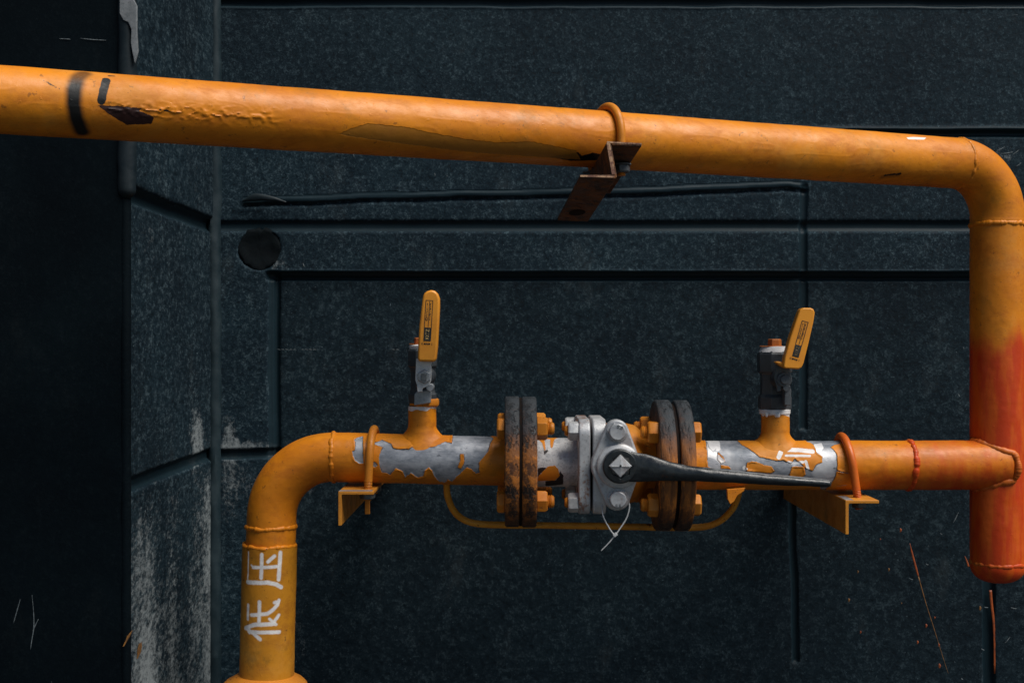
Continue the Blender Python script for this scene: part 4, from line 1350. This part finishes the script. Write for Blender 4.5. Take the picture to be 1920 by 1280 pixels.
# ------------------------------------------------------------------ WRENCH
YL = YG - 0.013
wc = np.array([(1162 - 960) * YL / F, (640 - 873.5) * YL / F])
wrench = thing('valve_wrench', 'black iron lever wrench hooked over the square stem of the silver valve', 'wrench', (wc[0], YL, wc[1]))
hole = []
for k in range(16):
    a = k * math.pi / 8
    rr0 = hd * 1.10 if k % 2 == 0 else hd * 0.86
    if k % 4 == 2:
        rr0 = hd * 1.02
    hole.append((cs[0] * (YL / YS) * 1.0 + rr0 * math.cos(a), cs[1] * (YL / YS) + rr0 * math.sin(a)))
# ring with a star-shaped hole, thickness along y, chamfered outer edge
no = 64
rO = 32.5 * YL / F
V, fc = [], []
prof = [(-0.0065, 1, 0.93), (-0.0050, 1, 0.99), (0.0055, 1, 1.0)]
hs = []
for k in range(no):
    a = 2 * math.pi * k / no
    t = a / (2 * math.pi) * 16
    i0 = int(t) % 16
    f_ = t - int(t)
    hs.append(((1 - f_) * hole[i0][0] + f_ * hole[(i0 + 1) % 16][0], (1 - f_) * hole[i0][1] + f_ * hole[(i0 + 1) % 16][1]))
rows = [[(h[0], YL + 0.0055, h[1]) for h in hs], [(h[0], YL - 0.0066, h[1]) for h in hs]]
for dy, _, m_ in prof:
    rows.append([(wc[0] + rO * m_ * math.cos(2 * math.pi * k / no), YL + dy, wc[1] + rO * m_ * math.sin(2 * math.pi * k / no)) for k in range(no)])
for r_ in rows:
    V += r_
for i in range(len(rows)):
    i2 = (i + 1) % len(rows)
    for k in range(no):
        fc.append((i * no + k, i * no + (k + 1) % no, i2 * no + (k + 1) % no, i2 * no + k))
MB().add(V, fc).build('ring_head', M['wrench'], wrench, bevel=0.0008)
hp = [(1181, 846, 903, .0044), (1200, 849, 903, .0046), (1218, 853, 902.5, .0052), (1251, 864, 901, .0062), (1285, 871, 901, .0070), (1313, 874, 901.5, .0078), (1370, 880, 904, .0078), (1430, 886.5, 907.2, .0076), (1500, 893, 910, .0070), (1540, 896.5, 912, .0064), (1552, 898.5, 912, .0056), (1556, 901, 910.5, .003)]
hpts = np.array([[(x - 960) * YL / F, YL - 0.001 - 0.004 * sstep(1190, 1330, x), (640 - (a + b) / 2) * YL / F] for x, a, b, d in hp])
hh = np.array([(b - a) / 2 * YL / F for x, a, b, d in hp])
hd_ = np.array([d for x, a, b, d in hp])
L0 = np.linspace(0, 1, len(hp))
P2 = smooth_path(hpts, 14)
L1 = np.linspace(0, 1, len(P2))
tube('handle', P2, 1.0, 48, M['wrench'], wrench, attrf=lambda P, s, th: {'worn': np.exp(-((th - 5.05) / 0.34) ** 2) * (0.35 + 0.65 * sstep(Xl(1290), Xl(1330), P[:, 0]))}, squash=(np.interp(L1, L0, hd_), np.interp(L1, L0, hh)),
     disp=lambda P, s, th: 0.0004 * fbm(P[:, 0] * 60, P[:, 1] * 120, P[:, 2] * 120, 5, 3) + 0.0008 * np.clip(np.sin(th - 0.9), 0, 1) ** 6)

# ------------------------------------------------------------------ BALL VALVES
def oct_body(X, prof, n, ph, mat, name, parent):
    return MB().lathe((X, YA, 0), (0, 0, 1), [((640 - y) / 1500.0, r / 1500.0) for y, r in prof], n, ph).build(name, mat, parent, bevel=0.0009)

def grip_piece(poly, Y, th, mat, name, parent, bevel=0.0042):
    pts = [((x - 960) * Y / F, (640 - y) * Y / F) for x, y in poly]
    return MB().prism(pts, Y, Y + th).build(name, mat, parent, bevel=bevel, bevel_seg=4)

def quad_on(pts, Y, mat, name, parent):
    V = [((x - 960) * Y / F, Y, (640 - y) * Y / F) for x, y in pts]
    return mesh_obj(name, V, [tuple(range(len(V)))], mat, parent, sharp=0)

def strip_mesh(segs, Y, mat, name, parent):
    mb = MB()
    for (x0, y0), (x1, y1), w in segs:
        a, b = at(x0, y0, Y), at(x1, y1, Y)
        d = nrm(b - a)
        q = np.array([-d[2], 0, d[0]]) * w * Y / F
        mb.add([a - q, b - q, b + q, a + q], [(0, 1, 2, 3)])
    return mb.build(name, mat, parent, sharp=0)

def label_marks(o, u, v, Y, parent, mirror_dim, scale=1.0):
    """printed label: o = bottom centre in photo pixels, u = along the grip, v = across; units of pixels"""
    o, u, v = np.array(o, float), np.array(u, float), np.array(v, float)
    q = lambda a, b: tuple(o + u * a * scale + v * b * scale)
    quad_on([q(8, -7), q(8, 7), q(33, 7), q(33, -7)], Y, M['ink'], 'label_box', parent)
    c = q(20.5, 0)
    rot = math.atan2(-u[1], u[0])
    put_text('KITZ', 9.2 * scale * Y / F, ((c[0] - 960) * Y / F, (640 - c[1]) * Y / F), rot, Y - 0.00015, M[mirror_dim], 'label_text', parent)
    S = [(q(33, -6.5), q(84, -6.5), .6), (q(33, 6.5), q(84, 6.5), .6), (q(84, -7.1), q(84, 7.1), .6), (q(34, 0.5), q(82, 0.5), .45)]
    rnd = random.Random(3)
    a = 47
    while a < 80:                                    # small print, too small to read
        L = rnd.uniform(0.8, 2.4)
        S.append((q(a, 2.6), q(a + L, 2.6), rnd.uniform(0.5, 1.3)))
        S.append((q(a, -3.2), q(a + L * .8, -3.2), rnd.uniform(0.4, 1.2)))
        a += L + rnd.uniform(0.6, 1.8)
    for k in range(10):
        t0, t1 = k * math.pi / 5, (k + 1) * math.pi / 5
        S.append((q(49 + 2.6 * math.cos(t0), -3.4 + 2.2 * math.sin(t0)), q(49 + 2.6 * math.cos(t1), -3.4 + 2.2 * math.sin(t1)), .4))
    # open - shut arrow
    S.append((q(2.6, -5.0), q(2.6, 5.0), .9))
    for k in range(4):
        S.append((q(2.6, -6.2 + k * 0.6), q(2.6, -5.6 + k * 0.6), .5 + .45 * k))
        S.append((q(2.6, 6.2 - k * 0.6), q(2.6, 5.6 - k * 0.6), .5 + .45 * k))
    for k in range(10):
        t0, t1 = k * math.pi / 5, (k + 1) * math.pi / 5
        S.append((q(2.6 + 1.7 * math.cos(t0), -9.0 + 1.4 * math.sin(t0)), q(2.6 + 1.7 * math.cos(t1), -9.0 + 1.4 * math.sin(t1)), .35))
    strip_mesh(S, Y, M['ink'], 'label_print', parent)
    c = q(2.6, 9.2)
    put_text('S', 4.6 * scale * Y / F, ((c[0] - 960) * Y / F, (640 - c[1]) * Y / F), rot - math.pi / 2, Y, M['ink'], 'label_text', parent)

def ball_valve(cx, label, base_y, left):
    X = Xl(cx)
    bv = thing('ball_valve', label, 'valve', (X, YA, (640 - base_y) / 1500.0), 'small ball valves on the pipe stubs')
    return bv, X

# left one: lever upright, silver shank
bv, X = ball_valve(792.5, 'small dark ball valve on the left pipe stub, yellow lever upright on a silver shank', 761, True)
oct_body(X, [(762, 24), (759, 27), (739, 28.5), (734, 25), (728, 23.5), (700, 23.5), (690, 25.5), (686, 29), (657, 29), (653, 25)], 8, R(22.5), M['valve_black'], 'body', bv)
MB().lathe((X + 0.002, YA, (640 - 762) / 1500.), (0, 0, 1), [(0, 0.0178), (0.002, 0.0196), (0.0062, 0.0198), (0.0100, 0.0188)], 8, R(22.5)).build('lower_nut', M['fitting'], bv, bevel=0.0009)
Yh = 1.572
quad = [((x - 960) * Yh / F, (640 - y) * Yh / F) for x, y in [(781, 734), (803, 731), (808, 736), (807, 755), (776, 760), (777, 738)]]
MB().prism(quad, Yh, YA).build('body_tag', M['steel'], bv, bevel=0.001)
MB().lathe((X, YA, (640 - 654) / 1500.), (0, 0, 1), [(0, 0.0165), (0.004, 0.0168), (0.0055, 0.0150)], 40).build('seal_ring', M['ptfe'], bv, sharp=40)
MB().lathe((X - 0.003, YA, (640 - 646) / 1500.), (0, 0, 1), [(0, 0.0138), (0.0015, 0.0138)], 30).lathe((X - 0.003, YA, (640 - 644) / 1500.), (0, 0, 1), [(0, 0.0080), (0.0065, 0.0080), (0.0075, 0.007)], 6, 0.3).build('plug', M['plug_orange'], bv, bevel=0.0006)
cst = at(795.5, 706, 1.556)
MB().lathe((cst[0], 1.60, cst[2]), (0, -1, 0), [(0, 0.0120), (0.032, 0.0112), (0.034, 0.0085), (0.041, 0.0085)], 28).build('stem_housing', M['valve_black'], bv, sharp=40)
lev = grip_piece([(780, 672), (809, 674), (808.5, 712), (805, 722), (797, 726), (792.5, 728), (791.5, 734.5), (782.5, 735), (781.5, 722), (778.5, 712)], 1.5555, 0.003, M['silver_bright'], 'lever', bv, 0.0009)
hex_bolt((cst[0], 1.5555, cst[2]), (0, -1, 0), 0.0155, 0.0045, M['steel'], 'lever_nut', bv, 0.0)
MB().box((cst[0] - .0032, 1.5475, cst[2] - .0045), (cst[0] + .0032, 1.552, cst[2] + .0040)).build('stem_tip', M['dark_steel'], bv, bevel=0.0005)
MB().lathe(at(806, 726, 1.556), (0, 1, 0), [(0, 0.0046), (0.02, 0.0046)], 20).build('stop_pin', M['steel'], bv, bevel=0.0006)
grip = grip_piece([(783, 675), (784, 645), (786, 610), (789, 584), (792.5, 556), (795.5, 549.5), (801, 545.5), (808, 543.6), (815, 545), (820.5, 550), (824, 559), (824.2, 575), (822.5, 610), (820.5, 648), (818, 672), (815.5, 678.5), (787, 677.5)],
                  1.542, 0.016, M['grip'], 'grip', bv, 0.0042)
label_marks((800.4, 647), nrm([4.8, -83]), nrm([83, 4.8]), 1.5416, grip, 'letter', 1.0)

# right one: lever leaning to the right
bv, X = ball_valve(1452.5, 'small dark ball valve on the right pipe stub, yellow lever leaning over to the right', 770, False)
oct_body(X, [(767, 27), (765, 31.5), (744, 32), (739, 28), (728, 27.5), (704, 27.5), (699, 29.5), (697, 33), (664, 33.5), (658, 29)], 8, R(22.5), M['valve_black'], 'body', bv)
MB().lathe((X, YA, (640 - 776) / 1500.), (0, 0, 1), [(0, 0.0180), (0.001, 0.0192), (0.0058, 0.0194), (0.0066, 0.0180)], 48).build('lower_seal_ring', M['ptfe'], bv, sharp=40)
drip = MB()
for x, w, h_ in ((1438, 4, 8), (1446, 3, 4), (1458, 9, 9), (1466, 3, 4)):
    c = at(x, 775, 1.5815)
    drip.lathe((c[0], 1.5835, c[2] + .001), (0, 0, -1), [(0, w * .0004), (h_ * .0004, w * .00042), (h_ * .00062, w * .0003), (h_ * .00068, w * .0001)], 10)
drip.build('seal_drip', M['ptfe'], bv, sharp=0)
MB().lathe((X, YA, (640 - 660) / 1500.), (0, 0, 1), [(0, 0.0196), (0.0030, 0.0182), (0.0070, 0.0162), (0.0074, 0.0140)], 40).build('seal_ring', M['ptfe'], bv, sharp=40)
MB().lathe((X - 0.004, YA, (640 - 650) / 1500.), (0, 0, 1), [(0, 0.0150), (0.0012, 0.0145)], 30).lathe((X, YA, (640 - 649) / 1500.), (0, 0, 1), [(0, 0.0086), (0.0080, 0.0086), (0.0092, 0.0076)], 6, 0.45).build('plug', M['plug_orange'], bv, bevel=0.0007)
cst = at(1470, 711, 1.560)
MB().lathe((cst[0], 1.60, cst[2]), (0, -1, 0), [(0, 0.0130), (0.030, 0.0120), (0.032, 0.0105), (0.036, 0.0105)], 28).build('stem_housing', M['valve_black'], bv, sharp=40)
grip_piece([(1455, 682), (1481, 686), (1483.5, 706), (1483, 716), (1477, 723), (1465, 725), (1464, 733), (1457, 733.5), (1455.5, 722), (1451.5, 708)], 1.5590, 0.003, M['dark_steel'], 'lever', bv, 0.0009)
MB().lathe((cst[0], 1.559, cst[2]), (0, -1, 0), [(0, 0.0092), (0.0025, 0.0092), (0.0032, 0.0084)], 26).lathe((cst[0], 1.5565, cst[2]), (0, -1, 0), [(0, 0.0058), (0.005, 0.0055)], 20).build('lever_nut', M['dark_steel'], bv, bevel=0.0005)
MB().lathe(at(1475.5, 727, 1.556), (0, 1, 0), [(0, 0.0046), (0.03, 0.0046)], 20).build('stop_pin', M['dark_steel'], bv, bevel=0.0006)
tg = [((x - 960) * 1.566 / F, (640 - y) * 1.566 / F) for x, y in [(1471, 728), (1484, 729), (1483, 760), (1471, 759)]]
MB().prism(tg, 1.566, 1.59).build('body_rib', M['dark_steel'], bv, bevel=0.001)
grip = grip_piece([(1469, 689), (1472, 668), (1482, 632), (1497, 588), (1500, 580.5), (1505, 577), (1520, 577), (1526, 579.5), (1528.2, 586), (1525.5, 604), (1516, 645), (1507, 681), (1503, 689.5), (1497, 692), (1474, 690.5)],
                  1.538, 0.016, M['grip'], 'grip', bv, 0.0042)
grip_piece([(1454, 678.5), (1463, 677), (1473, 683), (1480, 690), (1472, 690.5), (1465, 686.5)], 1.546, 0.016, M['grip'], 'grip_root', bv, 0.0015)
label_marks((1489.5, 675.5), nrm([21, -75]), nrm([75, 21]), 1.5376, grip, 'letter_dim', 0.90)
put_text('170', 8.5 * 1.57 / F, ((1459 - 960) * 1.569 / F, (640 - 667) * 1.569 / F), 0.0, 1.5684, M['ink'], 'stamp', bv)

# ------------------------------------------------------------------ BRACKETS AND U-BOLTS
def angle_bracket(px, py, Yf, w, h, label, grp):
    X0 = (px - 960) * Yf / F
    Zt = (640 - py) * Yf / F
    t = 0.0040
    b = thing('angle_bracket', label, 'bracket', (X0, YW, Zt), grp)
    mb = MB()
    # L section, web on the left, flange on top, run back to the wall; the web is cut away below towards the wall
    sec = [(0, 0), (w, 0), (w, -t), (t + 0.001, -t), (t, -t - 0.001), (t, -h), (0, -h)]
    n = len(sec)
    V = [(X0 + x, Yf, Zt + z) for x, z in sec] + [(X0 + x, YW + 0.004, Zt + z) for x, z in sec]
    fc = [tuple(range(n)), tuple(range(n, 2 * n))[::-1]] + [(k, (k + 1) % n, n + (k + 1) % n, n + k) for k in range(n)]
    mb.add(V, fc).build('angle_iron', M['bracket'], b, bevel=0.0009)
    return b, X0, Zt

g1 = 'orange angle brackets under the lower pipes'
bl, XB, ZB = angle_bracket(634, 921, 1.535, 0.0425, 0.041, 'orange angle iron bracket carrying the left lower pipe, near the elbow', g1)
br_, XB2, ZB2 = angle_bracket(1585, 937.5, 1.535, 0.0405, 0.041, 'orange angle iron bracket carrying the right lower pipe beside the red paint', g1)
# worn pale stripe and end tab
MB().box((XB + .0008, 1.5362, ZB), (XB + 0.0405, 1.5480, ZB + 0.0005)).build('bare_edge', M['steel'], bl, sharp=35)
MB().box((XB2 + .0008, 1.5362, ZB2), (XB2 + 0.0100, 1.575, ZB2 + 0.0005)).build('bare_edge', M['steel'], br_, sharp=35)
ta = at(684, 936, 1.80)
MB().box((ta[0], 1.80, ta[2] - 0.021), (ta[0] + 0.0070, 1.804, ta[2])).build('end_tab', M['bracket'], bl, bevel=0.0008)

def u_bolt(name, C, ax, r_in, rr, zbot, mat, label, nuts_below, tilt=0.0, grp='u-bolts clamping the pipes', back=True):
    """rod bent over the pipe; C = centre on the pipe axis, ax = pipe direction"""
    ax = nrm(ax)
    f = nrm(np.cross(ax, [0, 0, 1]))
    if f[1] > 0:
        f = -f
    root = thing(name, label, 'u-bolt', C + f * r_in + np.array([0, 0, zbot]), grp)
    C = np.asarray(C)
    a = np.linspace(0, math.pi, 70)
    arc = C + r_in * (np.cos(a)[:, None] * f + np.sin(a)[:, None] * np.array([0, 0, 1.0]))
    dz = np.arange(zbot, 0, 0.00045)
    legF = C + f * r_in + np.array([0, 0, 1.0]) * dz[:, None]
    legB = C - f * r_in + np.array([0, 0, 1.0]) * dz[::-1][:, None]
    P = np.vstack([legF, arc, legB])
    P = P + ax * (tilt * (P[:, 2] - C[2] - zbot))[:, None]
    z = P[:, 2] - C[2] - zbot
    front = np.arange(len(P)) < len(legF) + 35
    rad = rr + 0.00055 * np.sin(z / 0.0019 * 2 * math.pi) * (z < 0.0235) - 0.0003 * (z < 0.0235)
    tube('rod', P, rad, 20, mat, root, ref=ax, sharp=0)
    zn = C[2] + zbot + nuts_below
    for s_ in (1, -1):
        p = C + f * r_in * s_
        pp = np.array([p[0], p[1], zn]) + ax * tilt * 0
        hex_bolt(pp, (0, 0, -1), 0.017, 0.008, M['dark_steel'], 'nut', root, 0.3, wash=0.0105)
    return root

rr = 0.0050
XU = (689 - 960) * 1.5645 / F
u_bolt('u_bolt', np.array([XU, YA, float(zaxis(XU))]), (1, 0, 0), RP + rr + 0.0004, rr, ZB - float(zaxis(XU)) - 0.014, M['fitting'], 'orange threaded u-bolt over the bare patch of the left lower pipe', 0.0095, 0.05)
XU2 = (1610.5 - 960) * 1.5645 / F
u_bolt('u_bolt', np.array([XU2, YA, zB]), (1, 0, 0), RP + rr + 0.0004, rr, ZB2 - zB - 0.014, M['hook_red'], 'reddish orange threaded u-bolt over the right lower pipe', 0.0095, -0.14)
# upper one: point on the upper pipe seen at photo x ~1150
tU = [t for t in np.linspace(0, 1.1, 4000) if abs(((pL + du * t)[0] / (pL + du * t)[1]) * F + 960 - 1137) < 0.35][0]
CU = pL + du * tU
Yf, Yb = 1.300, 1.505
tilt_b = 0.118
def zb_top(Y):
    return 0.2010 - tilt_b * (Y - Yf)
fU = nrm(np.cross(du, [0, 0, 1]))
fU = -fU if fU[1] > 0 else fU
legY = (CU + fU * 0.0365)[1]
u_bolt('u_bolt', CU, du, 0.031 + 0.0050, 0.0045, zb_top(legY) - HU - 0.016, M['fitting'], 'orange u-bolt over the long upper pipe, threaded into the rusty bracket', 0.011, 0.0)

# rusty Z-section bracket below the upper pipe
zbk = thing('steel_bracket', 'rusty brown Z-shaped steel bracket hanging under the upper pipe', 'bracket', (0.08, Yb, 0.15))
def zpt(px, py, Y):
    p = at(px, py, Yf)
    lam = (Y - Yf)
    return np.array([p[0] - 0.078 * lam, Y, p[2] - tilt_b * lam])
t = 4.5 * 1.0
sec = [(1138, 265.5), (1203, 269), (1203, 274.5), (1146.5, 272), (1157, 332), (1153, 335), (1087.5, 333.5), (1087.5, 328), (1147.5, 327.5)]
n = len(sec)
ys = np.linspace(Yf, Yb, 9)
V = [zpt(x, y, Y) for Y in ys for x, y in sec]
fc = [tuple(range(n)), tuple(range((len(ys) - 1) * n, len(ys) * n))[::-1]]
for i in range(len(ys) - 1):
    for k in range(n):
        fc.append((i * n + k, i * n + (k + 1) % n, (i + 1) * n + (k + 1) % n, (i + 1) * n + k))
MB().add(V, fc).build('steel_section', M['rust_light'], zbk, bevel=0.0006)
# slot near the far end, seen from below
sl = [zpt(1120 + 17 * math.cos(a) * (1 if abs(math.cos(a)) > 0 else 1), 334.2, 1.458 + 0.016 * math.sin(a)) - np.array([0, 0, 0.0004]) for a in np.linspace(0, 2 * math.pi, 24, endpoint=False)]
mesh_obj('slot', sl, [tuple(range(24))], M['gasket'], zbk, sharp=0)
# bright steel edge where the paint is scraped from the web end
ew = MB()
for (x0, y0), (x1, y1), w in (((1140.5, 268), (1150.5, 327), 3.2), ((1138, 266.5), (1203, 270), 1.4), ((1088, 330), (1152, 331.5), 1.6)):
    a, b = at(x0, y0, Yf - 0.0003), at(x1, y1, Yf - 0.0003)
    q = np.cross(nrm(b - a), [0, 1, 0]) * w * Yf / F
    ew.add([a - q, b - q, b + q, a + q], [(0, 1, 2, 3)])
g = G('scraped_pale_rust')
n1 = g.noise(90.0, 5, 0.75)
M['scraped'] = g.out(g.mix(g.ss(n1, 0.42, 0.58), (0.16, 0.07, 0.045), (0.50, 0.30, 0.17)), 0.7, 0, n1, 0.0008, 0.6)
ew.build('scraped_edge', M['scraped'], zbk, sharp=0)

# ------------------------------------------------------------------ BONDING ROD AND CABLE TIE
Yr_ = 1.634
rodp = [at(x, y, Y) for x, y, Y in [(838, 893, 1.615), (837.5, 912, 1.620), (840, 932, 1.626), (850, 956, 1.630), (868, 973, Yr_), (895, 981, Yr_), (940, 983.5, Yr_), (1040, 984.5, Yr_), (1140, 986, Yr_), (1240, 988, Yr_), (1310, 988, Yr_), (1345, 979, 1.630), (1371, 957, 1.624), (1383, 932, 1.616), (1388, 908, 1.612)]]
rod = tube('bonding_rod', smooth_path(rodp, 10), 0.0043, 18, M['rod'], None, sharp=0, origin=rodp[7], disp=lambda P, s, th: 0.0003 * fbm(P[:, 0] * 60, P[:, 1] * 60, P[:, 2] * 60, 3))
tag(rod, 'thin dull orange rod looping beneath the valve from pipe to pipe', 'rod')
tie = thing('cable_tie', 'thin pale plastic cable tie looped below the silver valve', 'cable tie', at(1153, 1002, 1.53))
Yt = 1.533
loop = [at(x, y, Y) for x, y, Y in [(1129, 930, 1.556), (1129, 946, 1.545), (1130.5, 965, Yt), (1138.5, 983, Yt), (1152, 1001, Yt), (1164, 988, Yt), (1175, 970, Yt), (1180, 952, Yt), (1178.5, 940, 1.538), (1172, 925, 1.552)]]
tube('tie_strap', smooth_path(loop, 10), 0.0009, 8, M['nylon'], tie, sharp=0)
tail = [at(x, y, Yt) for x, y in [(1153, 1003), (1146, 1012), (1138, 1021), (1127, 1032)]]
tube('tie_tail', smooth_path(tail, 8), np.linspace(0.0009, 0.0006, 25), 8, M['nylon'], tie, sharp=0)
hc = at(1153.5, 1002, Yt - .001)
Mx = Matrix.Translation(Vector(hc)) @ Matrix.Rotation(R(-40), 4, 'Y')
MB().box((-0.0025, -0.0018, -0.0020), (0.0025, 0.0018, 0.0020), Mx).build('tie_head', M['nylon'], tie, bevel=0.0006)
